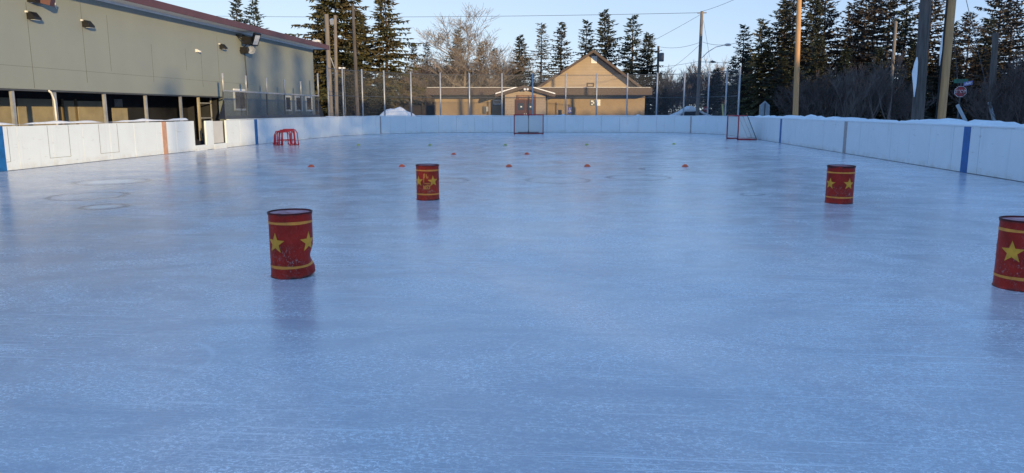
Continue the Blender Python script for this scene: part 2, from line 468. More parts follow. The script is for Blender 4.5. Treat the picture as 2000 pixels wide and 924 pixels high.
mb = MB(); board_seg(mb, sEnd + .01, sA + TOT - .01, step=1); o = mb.build('board_panel', M['board'], boards, True)
mb = MB(); board_seg(mb, sA, sEnd, .0, .98, .085, .03, 1)   # dark backing behind the seams
# leave the open gateway free
mb = MB(); board_seg(mb, sA, g0, 0, 1.0, .085, .03, 1); board_seg(mb, g1, g2, 0, 1.0, .085, .03, 1); board_seg(mb, g3, sEnd, 0, 1.0, .085, .03, 1)
mb.build('backing_frame', M['dark_steel'], boards, True)
gate = None
mb = MB(); board_seg(mb, g2 + .03, g3 - .16, .22, BH - .03, .06, .06); mb.build('gate_door', M['board_shaded'], boards, True)['label'] = 'gate door set back in the boards, greyed for shade'
mb = MB(); board_seg(mb, g3 - .16, g3, .22, BH - .05, .17, .02); mb.build('gate_gap', M['dark_steel'], boards, True)  # dark strip set back to stand for the shaded gap beside the door
mb = MB()
mb2 = MB()
for (px, w) in ((0, .34), (503, .30), (1522, .30), (1885, .32)):
    q = s_col(px); mb = MB(); board_seg(mb, q - w / 2, q + w / 2, 0.005, BH + .002, -.004, .06); mb.build('line_stripe', M['blue_paint'], boards, True)['label'] = 'blue line stripe painted on the boards'
q = s_col(324.5); mb = MB(); board_seg(mb, q - .14, q + .14, .005, BH + .002, -.004, .06); mb.build('line_stripe', M['orange_paint'], boards, True)['label'] = 'faded orange centre line stripe'
q = s_col(1648); mb = MB(); board_seg(mb, q - .14, q + .14, .005, BH + .002, -.004, .06); mb.build('line_stripe', M['pale_paint'], boards, True)['label'] = 'faded grey pink centre line stripe'
for px in (745, 1347):
    q = s_col(px); mb = MB(); board_seg(mb, q - .05, q + .05, .005, BH + .002, -.004, .06); mb.build('line_stripe', M['pale_paint'], boards, True)['label'] = 'thin dull goal line stripe'
# hatch outlines scored in the near left boards
def hatch(pxa, pxb, zb):
    a, b = s_col(pxa), s_col(pxb); mb = MB()
    board_seg(mb, a, a + .008, zb, BH - .02, -.003, .02); board_seg(mb, b, b + .008, zb, BH - .02, -.003, .02); board_seg(mb, a, b, zb, zb + .008, -.003, .02)
    mb.build('hatch_outline', M['seam'], boards, True)
hatch(97, 138, .22); hatch(197, 233, .22); hatch(-2, 19, .22)
# top cap
mb = MB(); board_seg(mb, g3 + .3, sEnd, BH + .003, BH + .03, -.012, .13, .5); mb.build('top_cap', M['board'], boards, True)
# snow lying on the boards
def snow_ridge(mb, a, b, zf, wf, off, step=.16):
    n = max(2, int((b - a) / step)); m = 5; vs = []; fs = []
    for i in range(n + 1):
        s_ = a + (b - a) * i / n
        p, nn, _ = lp(s_); w = wf(s_); h = zf(s_)
        if i in (0, n): h *= .05; w *= .3
        for j in range(m):
            q = math.pi * j / (m - 1)
            c = p + nn * (off - math.cos(q) * w)
            vs.append((c.x, c.y, BH + .031 + h * math.sin(q) ** .8))
    for i in range(n):
        for j in range(m - 1): fs.append((i * m + j, i * m + j + 1, (i + 1) * m + j + 1, (i + 1) * m + j))
    mb.add(vs, fs)
from mathutils import noise as NZ
def lump(s_, f, seed=0): return .5 + .5 * NZ.noise(Vector((s_ * f, seed, 3.3)))
mb = MB()
snow_ridge(mb, sA, s_col(375), lambda q: .004 + .13 * max(0, lump(q, 1.25) - .26) ** .7, lambda q: .05 + .04 * lump(q, 1.3, 4), .06)
snow_ridge(mb, s_col(640), sEnd, lambda q: .008 + .05 * max(0, lump(q, .8, 2) - .30) ** .8, lambda q: .05 + .03 * lump(q, 1.3, 4), .07, .25)
o = mb.build('snow_cap', M['snow'], None, smooth=True); tag(o, 'thin lumpy snow lying along the top of the white boards', 'snow', kind='stuff')
# ploughed bank outside the boards (right and far side)
mb = MB(); sB0 = s_col(770); n = int((sEnd + 6 - sB0) / .16); prof = [.14, .26, .38, .52, .70, .88, 1.06, 1.3, 1.55, 1.85, 2.2, 2.6, 3.1, 3.8, 5.2]
hz = [1.01, 1.05, 1.08, 1.09, 1.10, 1.10, 1.09, 1.07, 1.06, 1.02, .95, .83, .64, .36, -.08]; vs = []; fs = []
for i in range(n + 1):
    s_ = sB0 + i * .16; p, nn, _ = lp(s_)
    right = min(1, max(0, (s_ - s_col(1360)) / 12)); fade = min(1, i / 19)
    for j, d in enumerate(prof):
        c = p + nn * d * (1.0 + .15 * lump(s_, .2, j))
        k = .92 + .12 * right
        z = hz[j] * k * fade + (.18 * NZ.noise(Vector((c.x * .8, c.y * .8, 1))) + .13 * NZ.noise(Vector((c.x * 2.3, c.y * 2.3, 7))) + .09 * NZ.noise(Vector((c.x * 5, c.y * 5, 3))) + .04 * NZ.noise(Vector((c.x * 11, c.y * 11, 5)))) * (.4 if j == 0 else 1)
        vs.append((c.x, c.y, z if j < len(prof) - 1 else -.1))
m = len(prof)
for i in range(n):
    for j in range(m - 1): fs.append((i * m + j, i * m + j + 1, (i + 1) * m + j + 1, (i + 1) * m + j))
mb.add(vs, fs); tag(mb.build('snow_bank', M['snow'], smooth=True), kind='structure')
c = at(775, 222, 58); mb = MB(); vs = []; fs = []
for i in range(17):
    for j in range(17):
        x = (i / 8 - 1) * 2.1; y = (j / 8 - 1) * 1.6; r = max(0, 1 - (x / 2.1) ** 2 - (y / 1.6) ** 2)
        vs.append((c.x + x, c.y + y, -.05 + 1.75 * r ** .7 + (.18 * NZ.noise(Vector((x * 1.7, y * 1.7, 0))) if r > 0 else 0)))
for i in range(16):
    for j in range(16): fs.append((i * 17 + j, i * 17 + j + 1, (i + 1) * 17 + j + 1, (i + 1) * 17 + j))
mb.add(vs, fs); tag(mb.build('snow_pile', M['snow'], smooth=True), 'heap of shovelled snow beside the dark fence', 'snow pile')

# ------------------------------------------------------------------ steel drums with painted stars
DR, DH = .192, .582
def make_drum(px, py, stars, body_mat, label, dent=None, marks=False, r=DR, hgt=DH):
    g = gnd(px, py); th0 = math.atan2(-g.y, -g.x)
    root = tag(empty('steel_drum', g), label, 'drum', 'red star drums standing on the ice')
    def pt(th, z, e=0.0):
        rr = r + e; zz = z
        if dent:
            dt = (th - th0 - dent + math.pi) % (2 * math.pi) - math.pi
            k = math.exp(-(dt / .55) ** 2)
            rr -= .034 * k * math.exp(-((z - .165) / .075) ** 2) - .012 * k * math.exp(-((z - .05) / .04) ** 2)
            zz += .03 * math.exp(-(dt / .75) ** 2) * max(0, 1 - z / .35)
        return (rr * math.cos(th), rr * math.sin(th), zz)
    N = 56; zs = [0, .006, .012, .03, .06, .09, .12, .15, .18, .21, .24, .28, .34, .40, .46, .52, hgt - .02, hgt - .008, hgt]
    es = {0: .004, 1: .007, 2: .003, len(zs) - 2: .006, len(zs) - 1: .004}
    vs = [pt(2 * math.pi * k / N, z, es.get(i, 0)) for i, z in enumerate(zs) for k in range(N)]
    fs = [(i * N + k, i * N + (k + 1) % N, (i + 1) * N + (k + 1) % N, (i + 1) * N + k) for i in range(len(zs) - 1) for k in range(N)]
    fs.append(tuple(range(N - 1, -1, -1)))
    MB().add(vs, fs).build('drum_body', body_mat, root, smooth=True, sharp=50)
    MB().lathe([(r + .004, hgt + .0005), (r + .009, hgt + .007), (r + .006, hgt + .013), (r - .004, hgt + .013), (r - .008, hgt + .002), (r - .02, hgt - .002)], n=48, caps=False).build('rim', M['drum_rim'], root, smooth=True, sharp=50)
    MB().lathe([(r - .006, hgt + .0005), (r - .05, hgt + .003), (.02, hgt + .006)], n=40).build('lid', M['pink_ice'], root)
    for z in (.105, .505):
        vs = []; fs = []
        for k in range(N):
            th = 2 * math.pi * k / N; w = .012 + .0015 * math.sin(th * 3 + z * 9)
            vs += [pt(th, z - w, .0025), pt(th, z + w, .0025)]
        fs = [(2 * k, (2 * k + 2) % (2 * N), (2 * k + 3) % (2 * N), 2 * k + 1) for k in range(N)]
        MB().add(vs, fs).build('painted_stripe', M['drum_stripe'], root, smooth=True)
    for sd in stars:
        cth = th0 + R(sd); cz = .325; RO = .098; RI = .041; vs = [pt(cth, cz, .003)]; tilt = R(random.uniform(-4, 4))
        for k in range(40):
            q = k / 4; i0 = int(q); fr = q - i0
            def tip(i):
                a = math.pi / 2 + i * math.pi / 5 + tilt; rr = RO if i % 2 == 0 else RI
                return rr * math.cos(a), rr * math.sin(a)
            a, b = tip(i0), tip(i0 + 1); x = a[0] + (b[0] - a[0]) * fr; y = a[1] + (b[1] - a[1]) * fr
            vs.append(pt(cth + x / r, cz + y, .003))
        # inner ring keeps the star on the curved side
        mid = [pt(cth + (math.atan2(v[1], v[0]) - cth) * .5, cz + (v[2] - cz) * .5, .003) if False else None for v in vs]
        fs = []
        vv = [vs[0]]; rings = 4
        outl = []
        for k in range(40):
            q = k / 4; i0 = int(q); fr = q - i0; a, b = tip(i0), tip(i0 + 1)
            outl.append((a[0] + (b[0] - a[0]) * fr, a[1] + (b[1] - a[1]) * fr))
        for j in range(1, rings + 1):
            for (x, y) in outl: vv.append(pt(cth + x * j / rings / r, cz + y * j / rings, .003))
        for k in range(40): fs.append((0, 1 + k, 1 + (k + 1) % 40))
        for j in range(rings - 1):
            for k in range(40): fs.append((1 + j * 40 + k, 1 + (j + 1) * 40 + k, 1 + (j + 1) * 40 + (k + 1) % 40, 1 + j * 40 + (k + 1) % 40))
        MB().add(vv, fs).build('painted_star', M['drum_yellow'], root, smooth=True)
    if marks:
        def stroke(a0, z0, a1, z1, w=.012):
            mbs = MB(); n = 6
            for i in range(n):
                u0, u1 = i / n, (i + 1) / n
                A = (a0 + (a1 - a0) * u0, z0 + (z1 - z0) * u0); B = (a0 + (a1 - a0) * u1, z0 + (z1 - z0) * u1)
                dx, dz = (a1 - a0) * r, z1 - z0; L = math.hypot(dx, dz); ox, oz = -dz / L * w / 2 / r, dx / L * w / 2
                mbs.quad(pt(th0 + A[0] - ox, A[1] - oz, .003), pt(th0 + B[0] - ox, B[1] - oz, .003), pt(th0 + B[0] + ox, B[1] + oz, .003), pt(th0 + A[0] + ox, A[1] + oz, .003))
            return mbs
        allm = MB()
        for st in ((-.34, .45, -.34, .30), (-.33, .45, -.24, .45), (-.24, .45, -.24, .40), (-.33, .39, -.24, .40), (-.10, .445, -.10, .385), (-.10, .385, .02, .38), (.02, .38, .02, .41),
                   (-.30, .29, .18, .29), (-.36, .20, -.36, .26), (-.36, .20, .16, .20), (.16, .20, .17, .27), (-.28, .23, -.06, .24), (-.20, .26, -.20, .20), (-.05, .27, -.05, .21), (.05, .25, .14, .23), (-.14, .25, .10, .262), (-.30, .245, -.25, .205), (-.12, .21, .02, .225)):
            b_ = stroke(*st, w=.011); allm.add(b_.v, b_.f)
        allm.build('worn_lettering', M['drum_stripe'], root)['label'] = 'worn illegible yellow lettering between the stars'
    return root
make_drum(572.5, 537, (-46, 50, 140, 230), M['drum_red'], 'red drum with yellow stars and a crumpled lower right side', dent=R(88))
make_drum(836, 389.5, (-51, 28, 118, 208), M['drum_red2'], 'red star drum with worn yellow lettering between its stars', marks=True)
make_drum(1638, 396, (-44, 39, 130, 220), M['drum_red'], 'smooth red star drum standing near the right boards', r=.212, hgt=.60)
make_drum(1990, 561, (-23, 67, 157, 247), M['drum_red'], 'red star drum closest to the right, showing one whole star')

# ------------------------------------------------------------------ saucer cones
cone_m = MB().lathe([(.098, 0), (.100, .006), (.082, .030), (.058, .058), (.036, .072), (.030, .074), (.030, .066), (.05, .056), (.075, .026), (.09, 0)], n=24).mesh('saucer_cone', True)
def cones(lst, mat, group):
    me = cone_m.copy(); me.materials.append(mat)
    for px, py, label in lst:
        o = bpy.data.objects.new('saucer_cone', me); col.objects.link(o); g = gnd(px, py); o.location = (g.x, g.y, .001); o.rotation_euler.z = random.random() * 6
        o.scale = (.9, .9, .85); o.rotation_euler.x = random.uniform(-.03, .03); tag(o, label, 'cone', group)
cones([(608, 326, 'orange saucer cone in front of the stacked skating frames'), (785, 325.5, 'orange saucer cone just left of the scuffed drum with lettering'),
       (886, 302, 'orange saucer cone just beyond the scuffed drum, left one of the farther pair'), (1029, 301.5, 'orange saucer cone in front of the centre goal, right one of the farther pair'),
       (994, 325.5, 'orange saucer cone in the near row below the left post of the centre goal'), (1147, 325.5, 'orange saucer cone in the near row between two faint rings in the ice'),
       (1338, 325.5, 'rightmost orange saucer cone of the near row')], M['orange_cone'], 'orange saucer cones on the ice')
cones([(700, 284, 'leftmost yellow green saucer cone in the far row'), (840, 284, 'yellow green saucer cone second from the left in the far row'),
       (987, 284, 'yellow green saucer cone in front of the left post of the centre goal'), (1146, 283.5, 'yellow green saucer cone second from the right in the far row'),
       (1316, 282, 'yellow green saucer cone nearest the corner goal')], M['yellow_cone'], 'yellow green saucer cones in the far row')

# ------------------------------------------------------------------ hockey goals
def make_goal(loc, rz, label, pad):
    g = tag(empty('hockey_goal', loc, rz), label, 'goal', 'red framed hockey goals')
    W, H, D, rr = 1.83, 1.22, 1.05, .032
    for sx in (-1, 1):
        MB().tube([(sx * W / 2, 0, 0), (sx * W / 2, 0, H)], rr, 10).build('goal_post', M['red_pipe'], g, smooth=True)
    MB().tube([(-W / 2 - rr, 0, H), (W / 2 + rr, 0, H)], rr, 10).build('crossbar', M['red_pipe'], g, smooth=True)
    base = [(-W / 2, 0, .03), (-W / 2, D * .7, .03), (-W / 2 + .25, D, .03), (W / 2 - .25, D, .03), (W / 2, D * .7, .03), (W / 2, 0, .03)]
    MB().tube(base, .03, 8).build('base_pipe', M['red_pipe'], g, smooth=True)
    top = [(-W / 2, 0, H), (-W / 2, .38, H), (-W / 2 + .18, .5, H), (W / 2 - .18, .5, H), (W / 2, .38, H), (W / 2, 0, H)]
    MB().tube(top, .022, 8).build('top_pipe', M['red_pipe'], g, smooth=True)
    MB().tube([(0, .5, H), (0, D, .04)], .03, 8).build('back_stay', M['dark_steel'], g, smooth=True)
    if pad:
        MB().tube([(W / 2 - .18, .5, H), (W / 2 - .25, D, .04)], .02, 8).build('back_stay', M['dark_steel'], g, smooth=True)
        MB().tube([(-W / 2 + .18, .5, H), (-W / 2 + .25, D, .04)], .02, 8).build('back_stay', M['dark_steel'], g, smooth=True)
    rows = []
    for i in range(5):
        k = i / 4; rows.append([Vector(top[j]).lerp(Vector(base[j]), k) + Vector((0, -.05 * math.sin(k * math.pi), 0)) for j in range(6)])
    uv_sheet(rows, 'goal_net', M['net'], g, False)
    mbt = [[Vector((-W / 2, 0, H)), Vector((W / 2, 0, H))], [Vector((-W / 2, .44, H)), Vector((W / 2, .44, H))]]
    uv_sheet(mbt, 'net_top', M['net'], g, False)
    MB().box((0, D - .03, .10), (W - .5, .02, .07)).build('kick_pad', M['dark_steel'], g)
    return g
gc = gnd(1032.5, 262.3); make_goal(gc, YAW, 'red goal frame facing out from the middle of the far boards', False)
gr = (gnd(1424, 271.3) + gnd(1436, 273.3)) / 2
gg = make_goal(gr, R(-90) + R(6), 'red goal turned sideways against the right corner boards', True)

# ------------------------------------------------------------------ stacked skating aids
ga = gnd(556, 284.5)
def make_aid():
    r = empty('skating_frame'); w = .68; d = .55; h = .60
    MB().tube([(-w / 2, 0, 0.02), (-w / 2 + .03, .02, h * .8), (-w / 2 + .10, .05, h), (w / 2 - .10, .05, h), (w / 2 - .03, .02, h * .8), (w / 2, 0, .02)], .021, 6).build('front_hoop', M['red_pipe'], r, smooth=True)
    MB().tube([(-w / 2 + .06, .30, .02), (-w / 2 + .08, .24, h * .85), (-w / 2 + .12, .20, h + .03), (w / 2 - .12, .20, h + .03), (w / 2 - .08, .24, h * .85), (w / 2 - .06, .30, .02)], .021, 6).build('rear_hoop', M['red_pipe'], r, smooth=True)
    for sx in (-1, 1):
        MB().tube([(sx * w / 2, -.08, .05), (sx * w / 2, 0, .017), (sx * (w / 2 - .02), d, .017), (sx * (w / 2 - .02), d + .08, .07)], .020, 6).build('runner', M['red_pipe'], r, smooth=True)
    MB().tube([(-w / 2 + .04, .30, .22), (w / 2 - .04, .30, .22)], .010, 6).build('cross_bar', M['red_pipe'], r, smooth=True)
    return r
a0 = make_aid(); GA = 'red skating frames nested together on the ice'
for i, (dx, dy, rz, tl, lab) in enumerate(((-.06, .0, .05, .05, 'red tubular skating frame at the front of the nested stack'), (-.03, .11, -.10, -.04, 'red tubular skating frame second in the nested stack'),
                                       (.05, .22, .12, .06, 'red tubular skating frame third in the nested stack'), (.04, .34, -.12, -.05, 'red tubular skating frame fourth in the nested stack'),
                                       (.13, .46, .20, -.03, 'red tubular skating frame at the back of the stack against the boards'))):
    o = a0 if i == 0 else copy_tree(a0)
    o.location = (ga.x + dx, ga.y + dy - .1, .0 + .0 * i); o.rotation_euler = (tl, 0, YAW + .35 + rz); o.scale = (1, 1, .96 + .035 * i); tag(o, lab, 'skating aid', GA)

# ------------------------------------------------------------------ the long building on the left
WX = -15.5; YC = on_x(613, 150, WX).y; YR = on_x(437, 190, WX).y; ZB = on_x(0, 172, WX).z; ZT = on_x(613, 96, WX).z
B = tag(empty('community_hall', (WX, 20, 0)), 'long grey green hall with maroon eaves beside the left boards', 'building')
mb = MB(); Y0 = -14
mb.bb((WX - .25, Y0, ZB), (WX, YR, ZT)); mb.bb((WX - .25, YR, -.05), (WX, YC, ZT))
mb.bb((WX - 14, YC - .25, -.05), (WX - .25, YC, ZT)); mb.bb((WX - 14, Y0, -.05), (WX - 13.75, YC - .25, ZT)); mb.bb((WX - 13.75, Y0, -.05), (WX - .25, Y0 + .25, ZT))
mb.build('wall', M['wall'], B, True)
# sheet joints, as thin cover strips
mb = MB()
for px in (60, 165, 214, 296, 362, 392, 425):
    y = on_x(px, 100, WX).y; a = random.uniform(.2, 1.2); mb.bb((WX, y - .006, ZB + random.uniform(0, 1.0)), (WX + .004, y + .006, ZT - a))
mb.bb((WX, Y0, ZB + .62), (WX + .003, YR + 3, ZB + .628))
mb.build('sheet_joint', M['seam'], B, True)
OH = .75
mb = MB(); mb.bb((WX - 14.5, Y0 - .5, ZT + .02), (WX + OH - .01, YC + .62, ZT + .06)); mb.build('soffit', M['soffit'], B, True)
mb = MB(); mb.bb((WX + OH, Y0 - .5, ZT - .02), (WX + OH + .04, YC + .66, ZT + .24)); mb.bb((WX - 14.5, YC + .63, ZT - .02), (WX + OH - .01, YC + .66, ZT + .24)); mb.build('fascia', M['fascia'], B, True)
mb = MB(); mb.bb((WX + OH - .02, Y0 - .5, ZT - .012), (WX + OH - .002, YC + .62, ZT + .018)); mb.bb((WX + .002, Y0, ZT - .05), (WX + .03, YC, ZT + .018)); mb.build('white_strip', M['white_trim'], B, True)
mb = MB(); mb.prism([(WX + OH, Y0 - .5, ZT + .25), (WX - 6.7, Y0 - .5, ZT + .65), (WX - 14.5, Y0 - .5, ZT + .25)], (0, YC + 1.1 - Y0, 0)); mb.build('roof', M['roof'], B, True)
# recess: floor level shelter
RX = WX - 1.7
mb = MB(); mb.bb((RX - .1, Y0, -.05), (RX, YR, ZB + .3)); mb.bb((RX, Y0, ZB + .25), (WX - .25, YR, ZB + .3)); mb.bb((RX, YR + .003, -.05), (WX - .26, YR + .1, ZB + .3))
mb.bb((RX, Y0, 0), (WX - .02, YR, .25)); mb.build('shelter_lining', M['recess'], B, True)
mb = MB(); mb.bb((WX - .24, Y0, ZB - .05), (WX - .02, YR, ZB - .003)); mb.build('header_beam', M['dark_steel'], B, True)
def back_y(px): return on_x(px, 215, RX).y
for (a, b, zt) in ((-30, 19, 1.88), (33, 104, 1.86), (124, 144, 1.82), (151, 199, 1.82), (217, 247, 1.58)):
    mb = MB(); mb.bb((RX + .004, back_y(a), .25), (RX + .04, back_y(b), zt)); mb.build('tan_panel', M['tan_panel'], B, True)
for px in (147, 105, 121):
    mb = MB(); y = back_y(px); mb.bb((RX + .003, y - .05, .25), (RX + .05, y + .05, 1.88)); mb.build('plank', M['plank'], B, True)
for px in (27, 109, 206, 286, 354, 389):
    y = on_x(px, 215, WX - .1).y
    mb = MB(); mb.bb((WX - .15, y - .05, .02), (WX - .07, y + .05, ZB - .051)); mb.build('shelter_post', M['steel'] if px != 389 else M['tan_panel'], B, True)
# vent, pipe, inner window
y = back_y(231); v = MB(); v.bb((RX + .005, y - .26, 1.62), (RX + .03, y + .26, 1.92)); vo = v.build('vent', M['dark_steel'], B, True)
v = MB()
for i in range(6): v.bb((RX + .03, y - .23, 1.65 + i * .045), (RX + .045, y + .23, 1.672 + i * .045))
v.build('louvre', M['steel'], vo); vo_c = [o for o in bpy.data.objects if o.parent == vo]
for o in vo_c: o.location = -Vector(B.location)
pa = on_x(94, 177, WX + .02); MB()
mb = MB(); mb.tube([on_x(94, 176.5, WX - .03), on_x(100, 181, WX - .02), on_x(106, 196, WX - .02), on_x(109, 222, WX - .02), on_x(112, 246, WX - .02)], .03, 8); mb.build('drain_pipe', M['white_plastic'], B, True, smooth=True)
yw0, yw1 = on_x(392, 215, WX - .5).y, on_x(413, 215, WX - .5).y
mb = MB()
for (za, zb2) in ((1.15, 1.2), (1.78, 1.83), (2.05, 2.1)): mb.bb((WX - .52, yw0, za), (WX - .47, yw1, zb2))
mb.bb((WX - .52, yw1 - .05, .9), (WX - .47, yw1, 2.1)); mb.build('inner_frame', M['steel'], B, True)
def window(pa, pb, ya, yb):
    a = on_x(pa, ya, WX); b = on_x(pb, yb, WX); y0, y1 = a.y, b.y; z1, z0 = max(a.z, b.z), min(a.z, b.z)
    zc = on_x((pa + pb) / 2, ya, WX).z; zd = on_x((pa + pb) / 2, yb, WX).z; z1, z0 = zc, zd
    w = MB(); f = .09
    w.bb((WX + .002, y0, z0), (WX + .05, y0 + f, z1)); w.bb((WX + .002, y1 - f, z0), (WX + .05, y1, z1)); w.bb((WX + .002, y0 + f, z0), (WX + .05, y1 - f, z0 + f)); w.bb((WX + .002, y0 + f, z1 - f), (WX + .05, y1 - f, z1))
    wo = w.build('window', M['white_trim'], B, True)
    p = MB(); p.bb((WX + .001, y0 + f, z0 + f), (WX + .02, y1 - f, z1 - f)); po = p.build('pane', M['pane'], wo); po.location = -Vector(B.location)
    return wo
window(455, 481.5, 174, 216); window(555, 569, 187, 217.5); window(575.5, 590, 187.5, 217.5); window(596, 609.5, 188, 217.5)

# wall lights, cameras, horn
def wall_lamp(px, py, s, label):
    p = on_x(px, py, WX); r = tag(empty('wall_lamp', p), label, 'wall lamp', 'black lamps on the grey green wall')
    MB().box((.04, 0, 0), (.08, .30 * s, .24 * s)).build('back_box', M['black'], r)
    MB().prism([(.082, -.17 * s, -.14 * s), (.30 * s, -.17 * s, -.12 * s), (.30 * s, -.17 * s, -.06 * s), (.14 * s, -.17 * s, .13 * s), (.082, -.17 * s, .13 * s)], (0, .34 * s, 0)).build('hood', M['black'], r)
    MB().box((.20 * s, 0, -.142 * s), (.16 * s, .26 * s, .008)).build('lens', M['lens'], r)
    MB().box((.03, -.19 * s, .12 * s), (.06, .05, .05)).build('junction_box', M['white_plastic'], r)
wall_lamp(58, 31, .82, 'black wall lamp on the grey green wall, second from the left')
wall_lamp(165, 47, .82, 'black wall lamp near the middle of the grey green wall')
wall_lamp(431, 91, .82, 'black wall lamp left of the horn loudspeaker')
p = on_x(66, 2, WX); r = tag(empty('floodlight', p), 'maroon and black floodlight at the top left of the hall wall', 'floodlight')
MB().box((.25, .12, .02), (.4, .34, .2), rz=.3, ry=.25).build('housing', M['fascia'], r); MB().box((.12, -.12, .05), (.24, .3, .22)).build('bracket', M['black'], r)
MB().tube([(.03, -.55, .35), (.03, -.32, .05), (.03, -.15, -.06), (.05, .0, -.02)], .02, 6).build('conduit', M['white_plastic'], r, smooth=True)
p = on_x(104, 7, WX); o = MB().tube([p + Vector((.02, -.12, .2)), p + Vector((.03, .02, .0)), p + Vector((.03, .07, -.14))], [.006, .03, .008], 6).build('wall_hook', M['white_plastic']); tag(o, 'small white hook on the wall beside the top left floodlight', 'hook')
p = on_x(383, 99, WX); r = tag(empty('security_camera', p), 'small white security camera on the grey green wall', 'camera')
MB().box((.03, 0, 0), (.06, .12, .12)).build('mount', M['white_plastic'], r); MB().tube([(.06, 0, 0), (.09, .03, -.02), (.15, .10, -.04)], .04, 10).build('camera_body', M['white_plastic'], r, smooth=True)
MB().tube([(.151, .101, -.04), (.158, .107, -.042)], .03, 10).build('lens', M['black'], r)
p = on_x(467, 80, WX); r = tag(empty('floodlight', p), 'black bracket floodlight with pale lens above the horn loudspeaker', 'floodlight')
mb = MB()
for (a, b) in (((0, -.3, .25), (.6, .1, .1)), ((0, .4, .3), (.6, .1, .1)), ((0, 0, -.45), (.6, .1, .1)), ((0, -.3, .25), (.5, 0, -.2)), ((0, .4, .3), (.5, 0, -.2))): mb.tube([a, b], .028, 6)
mb.box((.4, .05, .02), (.42, .34, .32)); mb.build('bracket', M['black'], r)
mb = MB(); mb.box((.72, .16, .08), (.13, .34, .60), rz=-.55, ry=.55); mb.build('housing', M['black'], r)
mt = Euler((0, .55, -.55)).to_matrix(); cc = Vector((.72, .16, .08)) + mt @ Vector((.07, 0, -.0))
mb = MB(); mb.box(cc, (.02, .24, .46), rz=-.55, ry=.55); lo = mb.build('lens', M['lens'], r)
p = on_x(472, 97, WX); r = tag(empty('horn_loudspeaker', p), 'pale horn loudspeaker on the wall under the bracket floodlight', 'loudspeaker')
MB().box((.18, -.04, -.04), (.34, .30, .28)).build('driver', M['black'], r)
hm = MB().lathe([(.05, -.30), (.07, -.1), (.14, 0.0), (.25, .10), (.30, .13), (.29, .135), (.23, .10), (.12, .0), (.04, -.05)], n=24)
ro = Euler((R(80), 0, R(25))).to_matrix(); hm.v = [tuple(Vector((.42, .08, -.03)) + ro @ (Vector(v) * .62)) for v in hm.v]; hm.build('horn', M['lens'], r, smooth=True, sharp=40)
cb = MB(); cb.tube([on_x(478, 104, WX + .03), on_x(481, 140, WX + .03), on_x(484, 172, WX + .03)], .018, 6); tag(cb.build('cable', M['cable']), 'black cable hanging down the wall below the horn', 'cable')

# ------------------------------------------------------------------ glass screen on the left boards
sG0, sG1 = s_col(449), s_col(632)
GL = tag(empty('glass_screen', (XL, 36, BH)), 'clear panel screen with steel posts on the left boards before the windows', 'glass screen')
ps = [s_col(x) for x in (450, 494, 533, 567, 598, 631)]
for i, q in enumerate(ps):
    p, nn, _ = lp(q); b = p + nn * .15
    MB().tube([(b.x, b.y, .3), (b.x, b.y, 2.3)], .038, 8).build('screen_post', M['dark_steel'], GL, True, smooth=True)
    MB().tube([(b.x + .02, b.y, 2.25), (b.x + .02, b.y, 2.98 if i < 5 else 3.5)], .045, 8).build('post_extension', M['steel'], GL, True, smooth=True)
mb = MB(); board_seg(mb, ps[0], ps[-1], 2.26, 2.32, .10, .05); mb.build('top_rail', M['steel'], GL, True)
mb = MB(); board_seg(mb, ps[0], ps[-1], BH + .035, BH + .16, .085, .07); mb.build('bottom_rail', M['dark_steel'], GL, True)
for i in range(5):
    mb = MB(); board_seg(mb, ps[i] + .05, ps[i + 1] - .05, BH + .162, 2.258, .115, .012); mb.build('glass_panel', M['acrylic'], GL, True)
for q, sg in ((ps[0] - .05, -1), (ps[-1] + .05, 1)):
    p, nn, t = lp(q); b = p + nn * .10
    mb = MB(); e = t * sg * .55; mb.prism([(b.x, b.y, BH + .04), (b.x + e.x, b.y + e.y, BH + .04), (b.x, b.y, BH + .80)], (nn.x * .03, nn.y * .03, 0)); mb.build('end_gusset', M['black'], GL, True)

# ------------------------------------------------------------------ chain link fence round the far end
FN = tag(empty('chain_link_fence', (-2, 52, 0)), 'tall chain link fence on steel posts behind the far boards', 'fence')
fx = [652, 680, 716.5, 758, 808.5, 863.5, 918.5, 981, 1040, 1104, 1163.5, 1222, 1278, 1329, 1374, 1407, 1431]
fs_ = [s_col(x) for x in fx]; FH = 4.0
for q in fs_:
    p, nn, _ = lp(q); b = p + nn * .2
    MB().tube([(b.x, b.y, 0), (b.x, b.y, FH)], .05, 8).build('fence_post', M['steel'], FN, True, smooth=True)
def fpts(z, off=.26):
    out = []; n = int((fs_[-1] - fs_[0]) / .5)
    for i in range(n + 1):
        p, nn, _ = lp(fs_[0] + (fs_[-1] - fs_[0]) * i / n); b = p + nn * off; out.append(Vector((b.x, b.y, z)))
    return out
for z in (FH - .12, 2.35):
    MB().tube(fpts(z), .02, 5).build('fence_rail', M['dark_steel'], FN, True, smooth=True)
uv_sheet([fpts(1.0, .285), fpts(2.4, .285), fpts(FH - .12, .285)], 'chain_link_mesh', M['chain'], FN)

